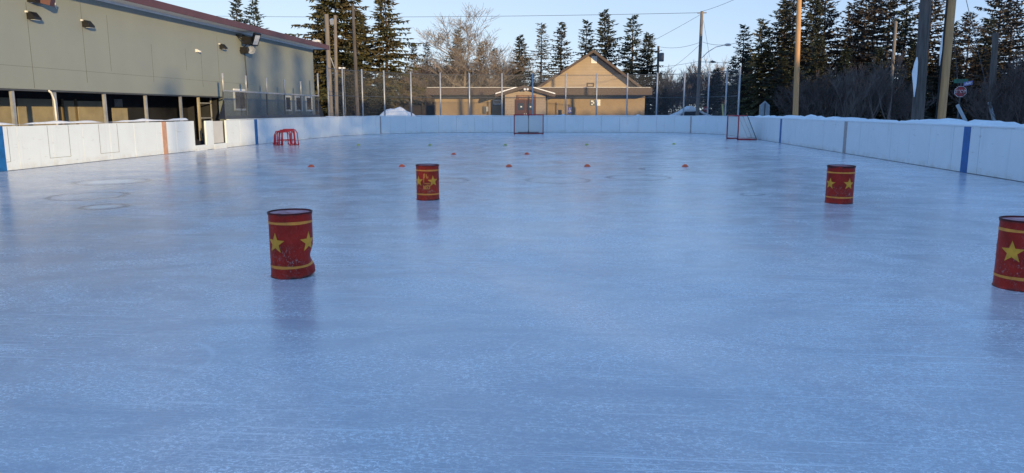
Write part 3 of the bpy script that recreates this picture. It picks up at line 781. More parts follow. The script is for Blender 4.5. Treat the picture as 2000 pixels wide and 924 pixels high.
# ------------------------------------------------------------------ clubhouse
HD = 64.0; PXM = F / HD
hc = at(1052, 222, HD); H = tag(empty('clubhouse', (hc.x, hc.y, 0), YAW), 'low tan clubhouse with brown roof edge, porch and tall siding gable', 'building')
def hx(px): return (px - 1052) / PXM
def hzz(py, d=HD): return CAMH + (HZ - py) * d / F
xl, xr = hx(852), hx(1256); zw = hzz(187); zt = hzz(172.5)
mb = MB(); mb.bb((xl, 0, 0), (xr, 7, zw - .02)); mb.build('wall', M['tan_wall'], H)
mb = MB(); kf = (HD - 2) / HD; zt = CAMH + (zt - CAMH) * kf; mb.bb((hx(835) * kf, -2.0, CAMH + (zw - CAMH) * kf + .022), (hx(1268) * kf, 7.8, zt)); mb.build('roof_fascia', M['brown_trim'], H)
mb = MB(); mb.bb((hx(836) * kf, -1.95, zt + .003), (hx(1265) * kf, 7.7, zt + .03)); mb.build('roof_snow', M['snow'], H)
# tall gable behind
gy = 3.0; pxm2 = F / (HD + gy)
def gx(px): return (px - 1052) * 1.0 / pxm2 + 0
ga_, gb_ = (gx(1156), hzz(110, HD + gy)), None
gl, gr_ = gx(1052), gx(1247); zg = hzz(176, HD + gy); za = hzz(109, HD + gy)
mb = MB(); mb.prism([(gl, gy, zg - .6), (gr_, gy, zg - .6), (gr_, gy, zg), (ga_[0], gy, za), (gl, gy, zg)], (0, 10, 0)); mb.build('gable', M['siding'], H)
for (xa, z_a, xb, z_b) in ((gl, zg, ga_[0], za), (gr_, zg, ga_[0], za)):
    dx, dz = xb - xa, z_b - z_a; L = math.hypot(dx, dz); ux, uz = dx / L, dz / L; nx, nz = (-uz, ux) if uz * ux > 0 else (uz, -ux)
    if nz < 0: nx, nz = -nx, -nz
    A = (xa - ux * .5, z_a - uz * .5); Bp = (xb, z_b)
    mb = MB(); mb.prism([(A[0] + nx * .01, gy - 1.0, A[1] + nz * .01), (Bp[0], gy - 1.0, Bp[1] + .02), (Bp[0], gy - 1.0, Bp[1] + .26), (A[0] + nx * .2, gy - 1.0, A[1] + nz * .2)], (0, 11.3, 0)); mb.build('roof_slope', M['brown_trim'], H)
def hwin(pa, pb, ya, yb, y, d, fr=.08, fm='white_trim', pmat='pane'):
    x0, x1 = (pa - 1052) * d / F, (pb - 1052) * d / F; z1, z0 = hzz(ya, d), hzz(yb, d)
    w = MB(); w.bb((x0, y - .05, z0), (x0 + fr, y - .002, z1)); w.bb((x1 - fr, y - .05, z0), (x1, y - .002, z1)); w.bb((x0 + fr, y - .05, z0), (x1 - fr, y - .002, z0 + fr)); w.bb((x0 + fr, y - .05, z1 - fr), (x1 - fr, y - .002, z1))
    wo = w.build('window', M[fm], H); MB().bb((x0 + fr, y - .02, z0 + fr), (x1 - fr, y - .003, z1 - fr)).build('pane', M[pmat], wo); return wo
hwin(1154, 1164.5, 114, 127, gy, HD + gy, .07, pmat='lens')
hwin(1146, 1160, 163.5, 172, gy, HD + gy, .1, 'brown_trim', 'siding')
hwin(963, 982, 193.5, 206.5, 0, HD, .12, 'dark_steel', 'pane'); hwin(965, 980, 195.5, 204.5, -.06, HD, .07, 'white_trim', 'pane')
# porch
pd = -2.6; D2 = HD + pd
def px2(p): return (p - 1052) * D2 / F
pl, pr = px2(985), px2(1063); zp = hzz(186.5, D2); zpa = hzz(174.5, D2); xm = px2(1022)
mb = MB(); mb.prism([(pl, pd, 0), (pr, pd, 0), (pr, pd, zp), (xm, pd, zpa - .1), (pl, pd, zp)], (0, -pd - .003, 0)); P = mb.build('porch', M['siding'], H)
for (ea, sg) in ((px2(966), -1), (px2(1082), 1)):
    ze = hzz(188.5, D2); mb = MB()
    mb.prism([(ea, pd - .5, ze - .12), (xm, pd - .5, zpa), (xm, pd - .5, zpa + .26), (ea, pd - .5, ze + .12)], (0, 3.0, 0)); mb.build('porch_roof', M['brown_trim'], P)
    mb = MB(); k0, k1 = .0, .72
    A = Vector((ea, 0, ze + .125)); Bv = Vector((xm, 0, zpa + .265)); C_ = A.lerp(Bv, .02); Dv = A.lerp(Bv, k1)
    mb.prism([(C_.x, pd - .49, C_.z), (Dv.x, pd - .49, Dv.z), (Dv.x, pd - .49, Dv.z + .07), (C_.x, pd - .49, C_.z + .09)], (0, 2.4, 0)); mb.build('roof_snow', M['snow'], P)
mb = MB(); mb.bb((px2(1004), pd - .04, hzz(197, D2)), (px2(1044.5), pd - .002, hzz(197, D2) + .1)); mb.bb((px2(1004), pd - .04, 0), (px2(1006.5), pd - .002, hzz(197, D2))); mb.bb((px2(1042), pd - .04, 0), (px2(1044.5), pd - .002, hzz(197, D2))); mb.build('door_frame', M['red_door'], P)
for a, b in ((1006.7, 1024), (1024.6, 1041.8)):
    mb = MB(); mb.bb((px2(a), pd - .03, .02), (px2(b), pd - .003, hzz(197.2, D2))); d_ = mb.build('door', M['red_door'], P)
    MB().bb((px2(a + 3.4), pd - .036, hzz(215, D2)), (px2(b - 3.4), pd - .031, hzz(202, D2))).build('pane', M['pane'], d_)
    MB().bb((px2(a + 8), pd - .042, hzz(210, D2)), (px2(a + 11), pd - .037, hzz(207.5, D2))).build('notice', M['sign_white'], d_)
    h_ = b - 1.6 if a < 1010 else a + 1.4
    MB().bb((px2(h_ - .5), pd - .08, .8), (px2(h_ + .5), pd - .04, 1.25)).build('handle', M['white_trim'], d_)
mb = MB(); mb.bb((px2(1007), pd - .08, hzz(195.8, D2)), (px2(1044), pd - .003, hzz(186.5, D2))); SG = tag(mb.build('sign_board', M['sign_wood'], P), None)
SG['label'] = 'brown carved name board above the red doors'
random.seed(11); mb = MB()
for (yy, hh, xa, xb) in ((189, 3.2, 1010, 1039), (193.2, 2.2, 1012, 1040)):
    x = xa
    while x < xb:
        w = random.uniform(.5, 1.0); h2 = hh * random.uniform(.6, 1); mb.bb((px2(x), pd - .088, hzz(yy + h2 / 2, D2)), (px2(x + w), pd - .081, hzz(yy - h2 / 2, D2)))
        if random.random() < .5: mb.bb((px2(x + w + .05), pd - .088, hzz(yy + h2 / 2, D2)), (px2(x + w + .9), pd - .081, hzz(yy + h2 / 2 - .6, D2)))
        x += random.uniform(1.6, 2.4)
mb.build('carved_lettering', M['sign_letter'], SG)
for px in (1022.5, 1028):
    p = MB(); p.lathe([(.02, -.1), (.09, 0), (.10, .06), (.02, .08)], n=10); ro = Euler((R(70), 0, 0)).to_matrix(); p.v = [tuple(Vector((px2(px), pd - .62, hzz(176.5, D2))) + ro @ Vector(v)) for v in p.v]
    p.build('porch_lamp', M['white_plastic'], P, smooth=True)
MB().tube([(px2(1066), pd + .3, .0), (px2(1066), pd + .3, zp - .1)], .06, 8).build('downspout', M['dark_steel'], P)
# wall fittings on the clubhouse
def hloc(px, py, y): v = Vector(((px - 1052) * (HD + y) / F, y, hzz(py, HD + y))); m = Matrix.Rotation(YAW, 3, 'Z'); return Vector(H.location) + m @ v
r = tag(empty('notice_sign', hloc(1162, 201, -.02), YAW), 'small dark and white notice sign on the tan wall right of the porch', 'sign')
MB().box((-.25, -.02, 0), (.48, .03, .5)).build('dark_board', M['dark_steel'], r); MB().box((.2, -.022, .0), (.34, .03, .52)).build('white_board', M['sign_white'], r)
mb = MB()
for (x, z, w, h2) in ((-.32, .12, .22, .12), (-.2, -.02, .12, .10), (-.33, -.14, .12, .10)): mb.box((x, -.041, z), (w, .008, h2))
mb.build('marking', M['sign_white'], r)
r = tag(empty('accessible_sign', hloc(1111, 223, -1.5), YAW), 'small blue accessible parking sign on a short post', 'sign')
r.location.z = 0
MB().tube([(0, 0, 0), (0, 0, 1.25)], .03, 6).build('post', M['dark_steel'], r); MB().box((0, -.035, 1.5), (.3, .02, .5)).build('sign_plate', M['sign_blue'], r)
mb = MB(); mb.box((-.01, -.049, 1.62), (.05, .006, .05)); mb.box((-.01, -.049, 1.53), (.03, .006, .12)); mb.box((.03, -.049, 1.47), (.1, .006, .03)); mb.box((.075, -.049, 1.42), (.03, .006, .1))
for k in range(10):
    a0, a1 = R(150 + k * 22), R(172 + k * 22); mb.box((-.01 + .085 * math.cos(a0), -.049, 1.44 + .085 * math.sin(a0)), (.035, .006, .025))
mb.build('symbol', M['sign_white'], r)
r = tag(empty('meter_box', hloc(950, 215, -.02), YAW), 'grey electricity meter boxes on the left part of the tan wall', 'meter box')
MB().box((-.09, -.08, .0), (.22, .14, .62)).build('box', M['dark_steel'], r); MB().box((.14, -.07, .08), (.18, .12, .4)).build('box', M['steel'], r)
# low dark fence left of the clubhouse
fl = at(775, 222, 66); fr2 = at(852, 222, 66); WF = tag(empty('board_fence', (fl.x, fl.y, 0)), 'dark board fence between the snow heap and the clubhouse', 'fence')
n = 36; mb = MB()
for i in range(n):
    p = fl.lerp(fr2, i / (n - 1)); mb.box((p.x, p.y, .95 + random.uniform(-.04, .04)), (.105, .03, 1.95), rz=YAW)
mb.build('boards', M['dark_wood'], WF, True)
for k in (0, .33, .66, 1):
    p = fl.lerp(fr2, k); MB().box((p.x, p.y - .08, 1.05), (.12, .1, 2.15), rz=YAW).build('post', M['dark_wood'], WF, True)

# ------------------------------------------------------------------ poles
def pole(px, pyt, d, r0, r1, mat, label, name='utility_pole', zbase=0.0, top=None, px_base=None, cat='pole'):
    T = at(px, pyt, d); r = empty(name, (T.x, T.y, 0)); tag(r, label, cat)
    z = top or T.z; base = Vector((0, 0, -.05))
    if px_base: b = at(px_base, 222, d); base = Vector((b.x - T.x, b.y - T.y, -.05))
    n = 7; MB().tube([base.lerp(Vector((0, 0, z)), i / n) for i in range(n + 1)], [r0 + (r1 - r0) * i / n for i in range(n + 1)], 14).build('shaft', mat, r, smooth=True, sharp=60)
    return r, z
# right, near
r, z = pole(1799, 60, 26, .205, .16, M['wood_pole'], 'thick grey weathered pole with snow stuck to its left side', top=8.5, px_base=1794.5)
p = Vector(r.location); sn = MB()
pts = [Vector((-.13, -.17, zz)) for zz in (1.95, 2.3, 2.75, 3.1, 3.28)]; sn.tube(pts, [.012, .045, .085, .065, .012], 10)
sn.v = [(v[0] + .07 * NZ.noise(Vector(v) * 4), v[1], v[2]) for v in sn.v]; so = sn.build('stuck_snow', M['snow'], r, smooth=True)
r, z = pole(1852, 60, 26, .165, .14, M['yellow_pole'], 'yellowish wooden pole with black cable pipe beside the grey pole', top=8.2, px_base=1838)
dv = at(1838, 222, 26) - at(1852, 60, 26)
MB().tube([(dv.x - .17, dv.y - .06, 0), (-.16, -.06, 5.2), (-.10, -.06, 8)], .03, 8).build('cable_pipe', M['black'], r, smooth=True)
MB().tube([(dv.x * .42 - .225, dv.y * .4 - .08, 3.0), (dv.x * .38 - .225, dv.y * .3 - .08, 3.5), (dv.x * .3 - .21, dv.y * .2 - .08, 4.1)], [.015, .04, .01], 8).build('stuck_snow', M['snow'], r, smooth=True)
pole(1563, -60, 42, .155, .12, M['yellow_pole'], 'slender yellowish pole rising behind the right blue line', px_base=1555)
pole(1750, 42, 48, .11, .09, M['grey_pole'], 'thin grey pole in front of the bare trees on the right', px_base=1737)
pole(1945, 64, 34, .15, .12, M['wood_pole'], 'dark grey pole right of the stop sign with a guy wire', px_base=1937)
# left
r, z = pole(637.5, 28, 54, .17, .145, M['grey_pole'], 'thick grey pole at the corner of the hall', px_base=647)
r, z = pole(654.5, 30, 55, .135, .11, M['grey_pole'], 'grey pole with floodlight and bent lamp arm left of the big spruces', px_base=657)
MB().box((-.20, -.12, z - .45), (.26, .2, .34), rx=.5).build('floodlight', M['steel'], r)
a_ = MB(); a_.tube([(0, -.1, z - 4.2), (-.35, -.25, z - 3.0), (-.75, -.3, z - 2.2), (-1.15, -.3, z - 1.85)], .03, 6); ao = a_.build('lamp_arm', M['steel'], r, smooth=True)
l_ = MB(); l_.tube([(-1.05, -.3, z - 1.84), (-1.25, -.3, z - 1.78), (-1.6, -.3, z - 1.82), (-1.72, -.3, z - 1.86)], [.05, .10, .11, .04], 8); l_.build('lamp_head', M['lens'], ao, smooth=True)
r, z = pole(689, 8, 56, .14, .10, M['wood_pole'], 'thin dark pole in front of the big spruces', px_base=699)
r, z = pole(671, 133, 52, .0, .0, M['steel'], 'flat white area light on a steel post behind the far left boards', name='area_light', cat='lamp') if False else (None, 0)
T = at(668, 133, 56); r = tag(empty('area_light', (T.x, T.y, 0)), 'flat white area light on a slim post behind the far left fence', 'lamp')
MB().tube([(.15, 0, 0), (.15, 0, T.z)], .03, 6).build('post', M['dark_steel'], r); MB().box((0, 0, T.z), (.42, .3, .1)).build('lamp_head', M['white_trim'], r)
# centre right: utility pole with street lamps, pole with transformer
r, z = pole(1371, 22, 70, .175, .13, M['grey_pole'], 'tall utility pole with curved street lamp arm behind the far right boards', px_base=1362)
UP = at(1371, 22, 70); zl = at(1371, 112, 70).z; mr = Matrix.Rotation(YAW, 3, 'Z')
def loc_(px, py, d, o): q = at(px, py, d); return (q.x - o.x, q.y - o.y, q.z)
a_ = MB(); a_.tube([loc_(1371, 113, 70, UP), loc_(1382, 102, 70, UP), loc_(1398, 92, 70, UP), loc_(1416, 88, 70, UP)], .035, 6); ao = a_.build('lamp_arm', M['steel'], r, smooth=True)
l_ = MB(); l_.tube([loc_(1415, 88, 70, UP), loc_(1419, 87.3, 70, UP), loc_(1425, 87.6, 70, UP), loc_(1428, 88, 70, UP)], [.05, .13, .12, .04], 8); l_.build('lamp_head', M['lens'], ao, smooth=True)
MB().tube([loc_(1362, 25.5, 70, UP), loc_(1380, 25, 70, UP)], .05, 6).build('cross_arm', M['grey_pole'], r)
a_ = MB(); a_.tube([loc_(1369, 121, 70, UP), loc_(1390, 121, 69.5, UP)], .025, 6); ao = a_.build('lamp_arm', M['steel'], r, smooth=True)
l_ = MB(); l_.tube([loc_(1387, 121.3, 69.5, UP), loc_(1391, 120.5, 69.5, UP), loc_(1398, 121.5, 69.5, UP)], [.04, .13, .05], 8); l_.build('lamp_head', M['dark_steel'], ao, smooth=True)
r2, z2 = pole(1286, 90, 78, .15, .11, M['wood_pole'], 'dark pole with grey transformer can right of the clubhouse', px_base=1283)
U2 = at(1286, 90, 78)
t_ = MB(); t_.lathe([(.2, -.42), (.25, -.38), (.25, .38), (.2, .44)], n=14); q = loc_(1292, 112, 77.6, U2); t_.v = [(v[0] + q[0], v[1] + q[1], v[2] + q[2]) for v in t_.v]; t_.build('transformer', M['dark_steel'], r2, smooth=True, sharp=40)
# wires
def wire(a, b, sag, label, rad=.014):
    n = 16; pts = [a.lerp(b, i / n) - Vector((0, 0, sag * 4 * (i / n) * (1 - i / n))) for i in range(n + 1)]
    o = MB().tube(pts, rad, 4, False).build('power_line', M['cable'], None); tag(o, label, 'wire')
wire(at(1364, 25, 70), at(240, 28, 96), .35, 'long power line running left from the top of the utility pole', .018)
wire(at(1372, 22, 70), at(1560, -70, 46), .3, 'power line rising right from the top of the utility pole')
wire(at(1369, 82, 70), at(1286, 91, 78), .3, 'cable between the utility pole and the transformer pole')
wire(at(1372, 82, 70), at(1560, 20, 43), .9, 'slack cable running right from the utility pole to the yellowish pole')
wire(at(1369, 28, 70), at(1130, 150, 68), .2, 'service wire dropping from the utility pole towards the gable')
wire(at(1368, 86, 70), at(1256, 168, 66), .3, 'service wire dropping from the utility pole to the right end of the clubhouse')
wire(at(1369, 119, 70), at(1180, 135, 84), .3, 'low cable running left behind the gable from the utility pole')
wire(at(1374, 40, 70), at(1386, 112, 66), .0, 'guy wire close to the right side of the utility pole', .012)
wire(at(1372, 121, 70), at(1720, 100, 60), .4, 'low cable running right across the spruces')
wire(at(1886, -5, 33), at(1935, 206, 33), .0, 'guy wire slanting down right of the yellowish pole')
wire(at(1862, 60, 33), at(1874, 200, 33), .0, 'guy wire behind the yellowish pole')

# ------------------------------------------------------------------ signs and odds on the far bank
def text_mesh(body, size):
    c = bpy.data.curves.new('lettering', 'FONT'); c.body = body; c.size = size; c.align_x = 'CENTER'; c.align_y = 'CENTER'; c.extrude = .004; c.resolution_u = 3; c.offset = 0.0
    o = bpy.data.objects.new('tmp', c); col.objects.link(o); dg = bpy.context.evaluated_depsgraph_get(); me = bpy.data.meshes.new_from_object(o.evaluated_get(dg))
    bpy.data.objects.remove(o); return me
def octagon(r, y, t, mat, name, parent, z):
    mb = MB(); mb.prism([(r * math.cos(R(22.5 + 45 * k)), y, z + r * math.sin(R(22.5 + 45 * k))) for k in range(8)], (0, t, 0)); return mb.build(name, mat, parent)
sp = at(1876, 179, 38); r = tag(empty('stop_sign', (sp.x, sp.y, 0), YAW - R(30)), 'red stop sign on a post beyond the right snow bank', 'stop sign')
r.rotation_euler.z = math.atan2(sp.y, sp.x) - math.pi / 2 + .15
zc = sp.z
octagon(.285, 0, .012, M['sign_white'], 'sign_border', r, zc); pl_ = octagon(.262, -.006, .005, M['sign_red'], 'sign_plate', r, zc)
me = text_mesh('STOP', .20); o = bpy.data.objects.new('lettering', me); col.objects.link(o); me.materials.append(M['sign_white']); o.parent = r; o.location = (0, -.014, zc); o.rotation_euler = (R(90), 0, 0); o.scale = (.95, 1.1, 1)
MB().box((0, .05, zc / 2 + .3), (.07, .04, zc + .6)).build('post', M['dark_steel'], r)
nb = MB().box((-.02, .05, zc + .52), (.62, .02, .2)).build('street_name_plate', M['sign_green'], r)
nb2 = MB().box((.30, .07, zc + .40), (.95, .02, .2), rz=1.0, ry=-.10).build('street_name_plate', M['sign_blue'], r); nb2['label'] = 'dark blue street name plate with worn white lettering'
mb = MB(); random.seed(4)
for k in range(9):
    x = -.36 + k * .09; mb.box((x, -.014, random.uniform(-.02, .02)), (.05 * random.uniform(.5, 1), .006, .12 * random.uniform(.6, 1)))
mm = Euler((0, -.10, 1.0)).to_matrix(); mb.v = [tuple(mm @ Vector(v) + Vector((.30, .07, zc + .40))) for v in mb.v]; mb.build('name_lettering', M['sign_white'], nb2)
for (a, b, lab) in (((1880, 225), (1870, 205), 'pale grey guy wire guard under the stop sign'), ((1938, 222), (1932, 200), 'pale grey guy wire guard beside the dark grey pole')):
    A, B2 = at(*a, 33), at(*b, 33); A = A + (A - B2) * 1.8
    o = MB().tube([A, B2], .075, 8).build('guy_guard', M['guy_guard'], None, smooth=True); tag(o, lab, 'guy guard', 'pale grey guy wire guards')
sp = at(1378.5, 213, 76); r = tag(empty('round_sign', (sp.x, sp.y, 0), YAW), 'small red no entry sign right of the tall utility pole', 'sign')
mb = MB(); mb.prism([(.26 * math.cos(2 * math.pi * k / 20), 0, sp.z + .26 * math.sin(2 * math.pi * k / 20)) for k in range(20)], (0, .02, 0)); mb.build('sign_plate', M['sign_red'], r); MB().box((0, -.006, sp.z), (.30, .008, .07)).build('white_bar', M['sign_white'], r)
MB().tube([(0, .05, 0), (0, .05, sp.z)], .03, 6).build('post', M['dark_steel'], r)
sp = at(1493, 222, 50); r = tag(empty('backstop_board', (sp.x, sp.y, 0), YAW), 'pale grey pointed board standing behind the corner goal', 'board')
w = .34; zt2 = at(1493, 197, 50).z; zs2 = at(1493, 206, 50).z
MB().prism([(-w, 0, .3), (w, 0, .3), (w, 0, zs2), (0, 0, zt2), (-w, 0, zs2)], (0, .05, 0)).build('panel', M['guy_guard'], r); MB().box((.0, -.03, (zt2 - .15 + .0) / 2), (.05, .05, zt2 - .15)).build('post', M['dark_steel'], r)
sp = at(1416, 222, 52); r = at(1411, 203, 52); o = MB().tube([(sp.x, sp.y, 0), (r.x, r.y, r.z)], .06, 8).build('marker_post', M['yellow_post'], None, smooth=True); tag(o, 'leaning yellow marker post near the corner goal', 'post')
# snowed-in car
cp = at(1346, 222, 74); r = tag(empty('parked_car', (cp.x, cp.y, 0), YAW + .12), 'pale parked car under snow left of the tall utility pole', 'car')
body = [(-2.1, .45), (-2.15, .85), (-1.3, 1.0), (-.7, 1.45), (.7, 1.5), (1.5, 1.0), (2.1, .9), (2.15, .45)]
o = MB().prism([(x, -.8, z * .97) for x, z in body], (0, 1.6, 0)).build('body', M['car_paint'], r, bevel=.06)
MB().prism([(-1.2, -.82, 1.0), (-.68, -.82, 1.36), (.66, -.82, 1.38), (1.3, -.82, 1.0)], (0, .02, 0)).build('side_window', M['pane'], r)
for x in (-1.35, 1.35):
    for y in (-.8, .62): MB().tube([(x, y, .32), (x, y + .18, .32)], .32, 16).build('wheel', M['tyre'], r)
sn = MB(); sn.prism([(-2.0, -.75, .90), (-1.3, -.75, 1.08), (-.72, -.75, 1.52), (0, -.75, 1.92), (.72, -.75, 1.55), (1.5, -.75, 1.08), (2.0, -.75, .96), (.7, -.75, 1.47), (-.7, -.75, 1.42)], (0, 1.5, 0)); sn.build('roof_snow', M['snow'], r, bevel=.08)
# pale shed seen through the branches
sp = at(1452, 222, 92); r = tag(empty('garden_shed', (sp.x, sp.y, 0), YAW), 'pale house wall seen through the spruce branches right of the fence', 'building')
MB().box((0, 1.5, 1.4), (5, 3, 2.8)).build('wall', M['soffit'], r); MB().prism([(-2.8, -.2, 2.8), (2.8, -.2, 2.8), (0, -.2, 4.2)], (0, 3.6, 0)).build('roof', M['snow'], r); MB().box((-.6, -.012, 1.5), (.8, .02, 1.0)).build('window', M['pane'], r)

# ------------------------------------------------------------------ trees
def spruce_mesh(seed, H=12.0, Rm=2.3, whorl=.30, nb=6, dens=1.0, base=.05, sl=.40, sw=.062, gap=0.0, droop=.35, shape=.85):
    rnd = random.Random(seed); V = []; Fc = []; tr = MB()
    tr.tube([(0, 0, -.1), (rnd.uniform(-.05, .05), 0, H * .3), (rnd.uniform(-.1, .1), rnd.uniform(-.1, .1), H * .65), (0, 0, H * .97)], [.021 * H * .6, .017 * H * .55, .009 * H * .55, .012], 7)
    def spray(p, d, w):
        s = d.cross(Vector((rnd.uniform(-1, 1), rnd.uniform(-1, 1), rnd.uniform(-.3, 1)))); s = s.normalized() * w if s.length > 1e-6 else Vector((w, 0, 0))
        o = len(V); m = p + d * .45; e = p + d
        V.extend((p[:], (m + s)[:], e[:], (m - s)[:])); Fc.append((o, o + 1, o + 2, o + 3))
    z = H * base; sec = [rnd.uniform(.6, 1.15) for _ in range(9)]; ph = rnd.uniform(0, 50)
    while z < H * .985:
        u = (z / H - base) / (1 - base)
        Lm = Rm * (1 - u) ** shape * (.75 + .25 * min(1, u * 6)) + .10
        n = max(3, int(nb * (.65 + .5 * (1 - u)) + rnd.random())); a0 = rnd.random() * 6.28
        for k in range(n):
            if rnd.random() < gap: continue
            a = a0 + 6.283 * k / n + rnd.uniform(-.35, .35)
            L = Lm * rnd.uniform(.50, 1.2) * sec[int((a % 6.283) / 6.284 * 9)] * (1 + .75 * NZ.noise(Vector((math.cos(a) * 1.2 + ph, math.sin(a) * 1.2, z * .55))) + .35 * NZ.noise(Vector((ph, math.sin(a) * 3, z * 1.6))))
            dx, dy = math.cos(a), math.sin(a); rise = .25 + .5 * u; dr = droop * (1.5 - u)
            zo = rnd.uniform(-.2, .2)
            def bp(t): return Vector((dx * L * t, dy * L * t, z + zo + L * (rise * t * .5 - dr * t * t + .14 * t ** 4)))
            steps = max(3, int(L / .13 * dens))
            if L > .6: tr.tube([bp(0), bp(.5), bp(.92)], [.028, .018, .006], 3, False)
            for i in range(steps):
                t = (i + rnd.random()) / steps
                if t < .12: continue
                p = bp(t); f = (bp(min(1, t + .05)) - bp(max(0, t - .05))).normalized()
                side = Vector((-dy, dx, 0)); tw = (1.05 - t) * .55 + .45
                for sg in (-1, 1):
                    d = (f * rnd.uniform(.4, .9) + side * sg * rnd.uniform(.5, 1) + Vector((0, 0, rnd.uniform(-.45, .12)))).normalized() * sl * tw * rnd.uniform(.7, 1.25)
                    spray(p, d, sw * rnd.uniform(.7, 1.3))
                if rnd.random() < .7: spray(p, Vector((f.x * .3 + rnd.uniform(-.3, .3), f.y * .3 + rnd.uniform(-.3, .3), -rnd.uniform(.5, 1))).normalized() * sl * .7, sw * .9)
            spray(bp(.85), (bp(1) - bp(.8)).normalized() * sl * .9, sw)
        z += whorl * (1.15 - .5 * u) * rnd.uniform(.8, 1.2)
    for k in range(8): spray(Vector((0, 0, H * .955 + k * .05)), Vector((rnd.uniform(-.3, .3), rnd.uniform(-.3, .3), 1)).normalized() * .28, .035)
    c = MB(); c.v = V; c.f = Fc
    return c, tr
def bare_mesh(seed, H=9.0, spread=.55, stems=1, depth=6, r0=.16, kids=(2, 3), taper=.68, up=.25, lean=0.0, first=.30, tw=.010):
    rnd = random.Random(seed); th = MB(); cr = MB()
    def grow(p, d, L, r, k):
        n = 3 if k < 4 else 2; pts = [p]; dd = d.copy()
        for i in range(n):
            dd = (dd + Vector((rnd.uniform(-1, 1), rnd.uniform(-1, 1), rnd.uniform(-.6, 1) * .8)) * .16 + Vector((0, 0, up * .16))).normalized()
            pts.append(pts[-1] + dd * L / n)
        rs = [r * (1 - .42 * i / n) for i in range(n + 1)]
        (th if k < 3 else cr).tube(pts, rs, 6 if k < 3 else 3, False)
        if k >= depth: return
        for _ in range(rnd.randint(*kids) + (1 if k >= 2 else 0)):
            t = rnd.uniform(.35, 1.0); i = min(n - 1, int(t * n)); q = pts[i].lerp(pts[i + 1], t * n - i)
            ax = Vector((rnd.uniform(-1, 1), rnd.uniform(-1, 1), rnd.uniform(-.35, .7))).normalized()
            nd = (dd * (1 - spread) + ax * spread * 1.15 + Vector((0, 0, .12))).normalized()
            grow(q, nd, L * taper * rnd.uniform(.75, 1.15), max(tw, rs[i] * .58), k + 1)
        grow(pts[-1], dd, L * taper, max(tw, rs[-1] * .85), k + 1)
    for s_ in range(stems):
        a = rnd.random() * 6.28; o = Vector((math.cos(a), math.sin(a), 0)) * (rnd.uniform(.1, .7) if stems > 1 else 0)
        d = Vector((math.cos(a) * (.28 if stems > 1 else .02) + lean, math.sin(a) * (.28 if stems > 1 else .02), 1)).normalized()
        grow(o + Vector((0, 0, -.1)), d, H * first * rnd.uniform(.8, 1.15), r0 * rnd.uniform(.7, 1.1), 0)
    return cr, th
protos = {}
def proto(key, crown, trunk, mat, tmat, Hn):
    cm = crown.mesh('crown_' + key); cm.materials.append(mat); tm = trunk.mesh('trunk_' + key, True); tm.materials.append(tmat); protos[key] = (cm, tm, Hn)
proto('dense', *spruce_mesh(1, Rm=2.5, nb=7, dens=1.25, whorl=.26), M['spruce'], M['bark'], 12)
proto('dense2', *spruce_mesh(12, Rm=2.3, nb=7, dens=1.1, whorl=.24, gap=.06), M['spruce'], M['bark'], 12)
proto('narrow', *spruce_mesh(2, Rm=1.75, nb=6, dens=1.2, whorl=.28, gap=.06), M['spruce'], M['bark'], 12)
proto('sparse', *spruce_mesh(3, Rm=1.9, nb=5, dens=.9, whorl=.29, gap=.16, sw=.050, sl=.36), M['spruce_grey'], M['bark'], 12)
proto('open', *spruce_mesh(4, Rm=2.2, nb=6, dens=1.0, whorl=.27, gap=.12), M['spruce'], M['bark'], 12)
proto('olive', *spruce_mesh(5, Rm=2.8, nb=8, dens=1.35, whorl=.24, droop=.42, sl=.46), M['spruce_olive'], M['bark'], 12)
proto('olive2', *spruce_mesh(15, Rm=2.6, nb=7, dens=1.2, whorl=.25, droop=.40, sl=.46, gap=.14), M['spruce_olive'], M['bark'], 12)
proto('brown', *spruce_mesh(6, Rm=2.4, nb=6, dens=1.05, whorl=.27, gap=.10, droop=.3, shape=.7), M['spruce_brown'], M['bark'], 12)
proto('brown2', *spruce_mesh(16, Rm=2.6, nb=6, dens=1.05, whorl=.29, gap=.12, droop=.25, shape=.62, base=.14), M['spruce_brown'], M['bark'], 12)
proto('big_bare', *bare_mesh(21, H=11, spread=.5, stems=4, depth=6, r0=.19, up=.15, kids=(1, 2), first=.30, taper=.72, tw=.012), M['twig_pale'], M['twig_pale'], 11)
proto('bare', *bare_mesh(22, H=9, spread=.42, stems=2, depth=6, r0=.10, up=.5, kids=(1, 2), taper=.70), M['twig'], M['twig'], 9)
proto('bare_pale', *bare_mesh(25, H=9, spread=.45, stems=1, depth=6, r0=.13, up=.4, kids=(1, 2), taper=.72), M['twig_pale'], M['twig_pale'], 9)
proto('brush', *bare_mesh(23, H=7, spread=.36, stems=11, depth=5, r0=.05, up=.6, kids=(1, 2), tw=.013, first=.36, taper=.70), M['twig'], M['twig'], 7)
proto('brush_dark', *bare_mesh(24, H=7, spread=.42, stems=11, depth=5, r0=.05, up=.4, kids=(1, 2), tw=.013, first=.36, taper=.70), M['twig_dark'], M['twig_dark'], 7)
for k in protos:                                    # true height of each prototype
    protos[k] = (protos[k][0], protos[k][1], max(v.co.z for v in protos[k][0].vertices))
trnd = random.Random(99)
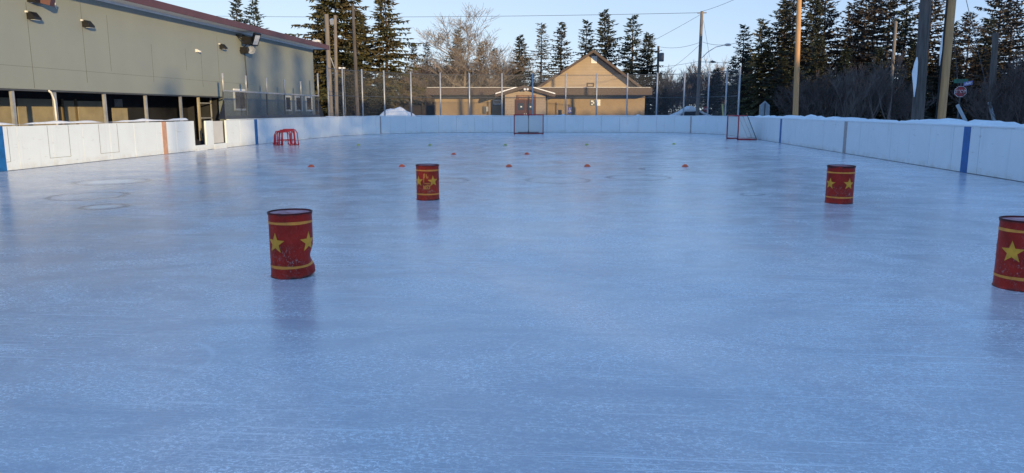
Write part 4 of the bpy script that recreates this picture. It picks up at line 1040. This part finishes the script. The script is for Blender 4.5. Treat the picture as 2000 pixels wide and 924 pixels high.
def tree(key, px, pyt, d, label, group, name='spruce_tree', cat='spruce tree', wide=1.0, wpos=None, rot=None):
    cm, tm, Hn = protos[key]
    if wpos is None: T = at(px, pyt, d); hgt = T.z; loc = (at(px, 222, d).x, at(px, 222, d).y, 0) if False else (T.x, T.y, 0)
    else: loc = (wpos[0], wpos[1], 0); hgt = wpos[2]
    r = empty(name, loc, trnd.random() * 6.28); s = hgt / Hn; r.rotation_euler.x = trnd.uniform(-.03, .03); r.rotation_euler.y = trnd.uniform(-.03, .03); wide *= (1.5 if group == G3 else 1.55 if group == G2 else 1.45) if name == 'spruce_tree' and wpos is None else 1; r.scale = (s * wide, s * wide, s)
    if rot is not None: r.rotation_euler.z = rot
    tag(r, label, cat, group)
    for nm, me in (('crown', cm), ('trunk', tm)):
        o = bpy.data.objects.new(nm, me); col.objects.link(o); o.parent = r
    return r
G1 = 'spruces behind the hall roof'; G2 = 'big spruces left of the clubhouse'; G3 = 'spruces behind the clubhouse'; G4 = 'spruces of the right hand wood'; G5 = 'bare trees and brush behind the far end'
tree('narrow', 461, -6, 75, 'dark spruce top showing above the hall roof, left of two', G1, wide=.9)
tree('open', 492, -2, 72, 'loose spruce top showing above the hall roof, right of two', G1)
tree('olive', 652, -75, 66, 'massive olive spruce behind the two grey poles', G2, wide=1.05)
tree('dense', 628, 5, 70, 'dark spruce half hidden at the corner of the hall roof', G2, wide=.95)
tree('olive2', 752, -40, 70, 'tall open olive spruce right of the thin dark pole', G2, wide=.88)
tree('olive', 705, 20, 72, 'bushy olive spruce between the two tallest big spruces', G2, wide=.8)
tree('dense', 690, 130, 60, 'short dark spruce low behind the far left fence', G2, wide=1.5)
tree('dense', 745, 160, 62, 'low dark spruce behind the snow heap', G2, wide=1.6)
tree('sparse', 808, 82, 84, 'grey thin spruce left of the big bare tree', G3)
tree('sparse', 838, 80, 88, 'small topped grey spruce at the left foot of the big bare tree', G3, wide=.9)
tree('olive2', 895, 52, 92, 'olive spruce behind the trunk of the big bare tree', G3, wide=.8)
tree('olive2', 938, 80, 92, 'smaller olive spruce behind the right limbs of the big bare tree', G3, wide=.8)
tree('sparse', 970, 92, 84, 'slim grey spruce right of the big bare tree', G3)
tree('dense2', 1013, 66, 80, 'dark compact spruce above the left half of the porch roof', G3, wide=1.0)
tree('sparse', 1057, 43, 86, 'pale thin spruce above the right half of the porch roof', G3, wide=1.05)
tree('open', 1099, 41, 88, 'dark spruce directly left of the gable roof', G3, wide=1.0)
tree('open', 1143, 37, 92, 'loose dark spruce just left of the gable peak', G3)
tree('dense2', 1188, 16, 90, 'tallest dark spruce just right of the gable peak', G3, wide=.95)
tree('open', 1234, 28, 88, 'greyish spruce above the right slope of the gable', G3, wide=1.1)
tree('dense', 1263, 62, 82, 'dark spruce beside the transformer pole', G3, wide=1.05)
tree('dense', 1230, 120, 78, 'short dark spruce filling behind the right end of the gable', G3, wide=1.3)
tree('dense', 1300, 172, 80, 'small dark spruce low behind the transformer pole', G3, wide=1.4)
tree('dense', 1398, 132, 80, 'small dark spruce behind the street lamp pole', G4, wide=1.5)
R4 = [('open', 1456, 46, 66, 1.05, 'spruce at the left edge of the right wood'), ('open', 1437, 108, 74, 1.1, 'small spruce left of the first tall spruce of the right wood'), ('olive2', 1496, 34, 62, .95, 'olive spruce behind the pointed grey board'), ('dense2', 1542, -6, 62, 1.0, 'tall dark spruce just left of the slender yellowish pole'),
      ('dense2', 1585, -14, 58, 1.0, 'dark spruce just right of the slender yellowish pole'), ('brown', 1622, -30, 60, 1.0, 'brownish spruce above the left half of the right wood'), ('brown', 1660, 2, 58, 1.0, 'brown topped spruce above the faded centre stripe'), ('dense', 1600, 70, 54, 1.1, 'low dark spruce between the blue and the faded stripe'),
      ('brown2', 1706, -8, 57, 1.0, 'ragged brown spruce left of the thin grey pole'), ('brown', 1742, -45, 62, .95, 'tall ragged spruce behind the thin grey pole'), ('open', 1772, -40, 55, .95, 'spruce between the thin grey pole and the thick pole'), ('brown', 1826, -30, 54, 1.0, 'spruce filling the space between the two thick poles'),
      ('dense2', 1868, 40, 56, 1.0, 'spruce behind the stop sign'), ('brown2', 1902, 20, 50, .95, 'spruce above and right of the stop sign'), ('dense2', 1925, 34, 52, 1.0, 'dense spruce behind the dark grey pole'), ('brown2', 1958, -42, 56, 1.0, 'tall open spruce right of the dark grey pole'),
      ('brown', 1992, 0, 46, 1.1, 'brown spruce cut by the right edge of the picture'), ('dense', 1650, 92, 56, 1.1, 'low dark spruce behind the grey brush on the right'), ('dense', 1715, 90, 52, 1.1, 'low dark spruce behind the pale forked tree'), ('dense', 1790, 80, 50, 1.1, 'low dark spruce behind the thick grey pole'),
      ('dense', 1845, 100, 52, 1.0, 'low dark spruce behind the yellowish pole'), ('dense', 1530, 110, 58, 1.2, 'low dark spruce behind the slender yellowish pole'), ('dense', 2030, 30, 48, 1.1, 'dark spruce just outside the right edge'), ('brown2', 1560, -40, 70, 1.0, 'high brown spruce top behind the slender yellowish pole'), ('brown', 1690, -20, 68, 1.0, 'distant brown spruce right of the brown topped spruce')]
for k, px, py, d, w, lab in R4: tree(k, px, py, d, lab, G4, wide=w)
NB = dict(name='bare_tree', cat='bare tree')
tree('big_bare', 900, 12, 80, 'big spreading bare tree left of the clubhouse porch', G5, wide=1.6, rot=3.6, **NB)
LB = [('bare', 790, 128, 78, 1.1, 'bare tree right of the big olive spruces'), ('brush', 775, 130, 74, 1.4, 'brown brush behind the snow heap'), ('brush', 815, 120, 80, 1.5, 'brown brush behind the dark board fence'), ('brush', 860, 105, 84, 1.2, 'small brush just left of the big spreading bare tree'),
      ('brush', 850, 112, 82, 1.5, 'brown brush above the left end of the clubhouse'), ('brush', 930, 108, 86, 1.1, 'small brush just right of the big spreading bare tree'), ('brush', 890, 110, 80, 1.5, 'brown brush at the foot of the big bare tree'), ('brush', 940, 112, 80, 1.5, 'brown brush right of the big bare tree'),
      ('brush', 985, 125, 84, 1.5, 'brown brush left of the dark compact spruce'), ('brush', 1060, 140, 90, 1.4, 'brown brush behind the porch roof'), ('bare', 1000, 100, 94, 1.1, 'faint bare tree behind the dark compact spruce')]
for k, px, py, d, w, lab in LB: tree(k, px, py, d, lab, G5, wide=w, name='bare_tree' if k == 'bare' else 'bare_shrub', cat='bare tree' if k == 'bare' else 'shrub')
RB = [('bare', 1316, 126, 90, 1.2, 'bare tree right of the transformer pole'), ('bare', 1345, 112, 92, 1.2, 'bare tree just left of the tall utility pole'), ('bare_pale', 1384, 105, 96, 1.2, 'pale bare tree under the street lamp arm'), ('brush_dark', 1310, 150, 84, 1.6, 'dark brush right of the clubhouse'),
      ('brush', 1340, 130, 88, 1.6, 'brown brush behind the snowed in car'), ('brush_dark', 1370, 125, 90, 1.6, 'brush behind the tall utility pole'), ('brush', 1410, 135, 92, 1.5, 'brown brush right of the tall utility pole'), ('brush_dark', 1440, 150, 84, 1.5, 'dark brush at the left edge of the right wood'), ('brush_dark', 1295, 165, 90, 1.4, 'dark brush low behind the transformer pole')]
for k, px, py, d, w, lab in RB: tree(k, px, py, d, lab, G5, wide=w, name='bare_tree' if k.startswith('bare') else 'bare_shrub', cat='bare tree' if k.startswith('bare') else 'shrub')
WB = [('brush_dark', 1600, 125, 46, 1.4, 'grey brush right of the slender yellowish pole'), ('brush', 1645, 122, 45, 1.4, 'grey brush above the faded centre stripe'), ('brush', 1690, 135, 46, 1.4, 'grey brush left of the pale forked tree'), ('bare', 1728, 92, 44, 1.0, 'pale forked bare tree left of the thin grey pole'),
      ('brush_dark', 1768, 140, 44, 1.3, 'dark brush between the thin grey pole and the thick pole'), ('brush_dark', 1560, 150, 48, 1.4, 'dark brush at the foot of the slender yellowish pole'), ('brush_dark', 1985, 120, 34, 1.5, 'dark brush at the right edge of the picture'), ('brush_dark', 1960, 150, 33, 1.4, 'low dark brush right of the dark grey pole'), ('brush_dark', 2030, 100, 34, 1.5, 'tall dark brush cut by the right edge')]
for k, px, py, d, w, lab in WB: tree(k, px, py, d, lab, G4, wide=w, name='bare_tree' if k.startswith('bare') else 'bare_shrub', cat='bare tree' if k.startswith('bare') else 'shrub')
# far wood that closes the view, one mass
def far_wood():
    rnd = random.Random(5); c = MB(); ms = []
    a, t1 = spruce_mesh(31, Rm=2.4, nb=5, dens=.55, whorl=.5, sw=.14, sl=.6); b, t2 = bare_mesh(33, H=8, spread=.4, stems=7, depth=4, r0=.06, up=.5, kids=(1, 2), first=.36, taper=.7)
    for i in range(120):
        px = 560 + i * 1480 / 119 + rnd.uniform(-10, 10); d = rnd.uniform(105, 150) if px < 1440 else rnd.uniform(72, 95)
        hgt = rnd.uniform(4.5, 7.5) if px < 1440 else rnd.uniform(5.5, 8.0)
        src = a if (rnd.random() < .45 or px > 1440) else b; P_ = at(px, 222, d); s = hgt / (12 if src is a else 8); ang = rnd.random() * 6.28; ca, sa = math.cos(ang), math.sin(ang)
        o = len(c.v); wd = s * (1.3 if src is a else 1.5)
        c.v.extend([((x * ca - y * sa) * wd + P_.x, (x * sa + y * ca) * wd + P_.y, z * s) for x, y, z in src.v]); c.f.extend([tuple(q + o for q in f) for f in src.f])
    return c
tag(far_wood().build('far_wood', M['spruce_brown']), 'distant mixed wood closing the view behind the trees and clubhouse', 'wood', kind='stuff')

# unseen trees added behind the photographer, sized to shade ice and right wood
SUN = Vector((.51, -.86, 0)).normalized(); EL = R(7.5)
def behind(q, dist, hgt, key, wide=1.0):
    """q: offset across the sun direction, dist: metres back towards the sun"""
    perp = Vector((.86, .51, 0)); p = perp * q + SUN * dist
    tree(key, 0, 0, 0, 'unseen tree added behind the photographer for its shade', 'unseen shade trees behind the photographer', wide=wide, wpos=(p.x, p.y, hgt))
TE = math.tan(EL); shade = []
for i in range(17): shade.append((12.0 + i * 1.9, 38 + (i * 7 % 3), 13.5 + (i * 5 % 4) * .12, 'dense', 1.9))
for i in range(16): shade.append((12.9 + i * 1.9, 44 + (i * 5 % 3), 14.2 + (i * 3 % 4) * .12, 'dense', 1.8))
for i in range(13):
    q = -6.5 + i * 1.45; ds = 37 + (i * 7 % 4); shade.append((q, ds, (ds + 7.24 + .86 * max(12, (q + 12.2) / .51) - 13) * TE / .92, 'dense', 1.9))
for i in range(12): shade.append((42.5 + i * 2.6, 39 + (i * 3 % 4), 13.4 + (i * 5 % 4) * .3, 'dense', 1.9))
shade += [(4.7, 50, 16.5, 'narrow', .75), (6.3, 52, 17.5, 'sparse', 1.0), (7.7, 49, 17, 'narrow', .9), (9.0, 52, 17.5, 'sparse', 1.1), (10.8, 50, 16, 'open', .9)]
for q, ds, hg, k, w in shade: behind(q, ds, hg, k, w)

pp = Vector((.86, .51, 0)) * .9 + SUN * 45
r = tag(empty('light_pole', (pp.x, pp.y, 0)), 'rink floodlight pole standing behind the photographer', 'pole')
MB().tube([(0, 0, 0), (0, 0, 13.0)], [.15, .11], 10).build('shaft', M['grey_pole'], r, smooth=True); MB().box((-.25, 0, 12.2), (.5, .4, .4)).build('floodlight', M['dark_steel'], r)
# ------------------------------------------------------------------ light, sky, camera
world = bpy.data.worlds.new('World'); scene.world = world; world.use_nodes = True
wn = world.node_tree.nodes; bg = wn['Background']; sky = wn.new('ShaderNodeTexSky'); sky.sky_type = 'NISHITA'; sky.sun_disc = False
sky.sun_elevation = EL; sky.sun_rotation = math.atan2(SUN.x, SUN.y); sky.altitude = 300; sky.air_density = 1.0; sky.dust_density = 0; sky.ozone_density = 2
wl = world.node_tree.links
wtc = wn.new('ShaderNodeTexCoord'); wad = wn.new('ShaderNodeVectorMath'); wad.operation = 'ADD'; wad.inputs[1].default_value = (0, 0, .2)
wnm = wn.new('ShaderNodeVectorMath'); wnm.operation = 'NORMALIZE'; wl.new(wtc.outputs['Generated'], wad.inputs[0]); wl.new(wad.outputs[0], wnm.inputs[0]); wl.new(wnm.outputs[0], sky.inputs['Vector'])
wma = wn.new('ShaderNodeVectorMath'); wma.operation = 'MULTIPLY_ADD'; wl.new(sky.outputs[0], wma.inputs[0]); wma.inputs[1].default_value = (2.15, 1.15, .40); wma.inputs[2].default_value = (.16, 1.26, 3.75)
wl.new(wma.outputs[0], bg.inputs[0]); bg.inputs[1].default_value = .1
sl = bpy.data.lights.new('sun', 'SUN'); sl.energy = 2.6; sl.angle = R(.55); sl.color = (1, .72, .34)
so = bpy.data.objects.new('sun', sl); col.objects.link(so)
dirv = Vector((SUN.x * math.cos(EL), SUN.y * math.cos(EL), math.sin(EL))); so.rotation_euler = dirv.to_track_quat('Z', 'Y').to_euler(); so.location = dirv * 50
cam = bpy.data.cameras.new('camera'); cam.sensor_width = 36; cam.lens = 36 * F / 2000; cam.clip_end = 3000; cam.clip_start = .05
co = bpy.data.objects.new('camera', cam); col.objects.link(co); co.location = (0, 0, CAMH); co.rotation_euler = (math.pi / 2 - PITCH, 0, YAW); scene.camera = co
vs_ = scene.view_settings; vs_.view_transform = 'Standard'; vs_.look = 'None'; vs_.gamma = 1; vs_.use_curve_mapping = False; vs_.exposure = 1.0
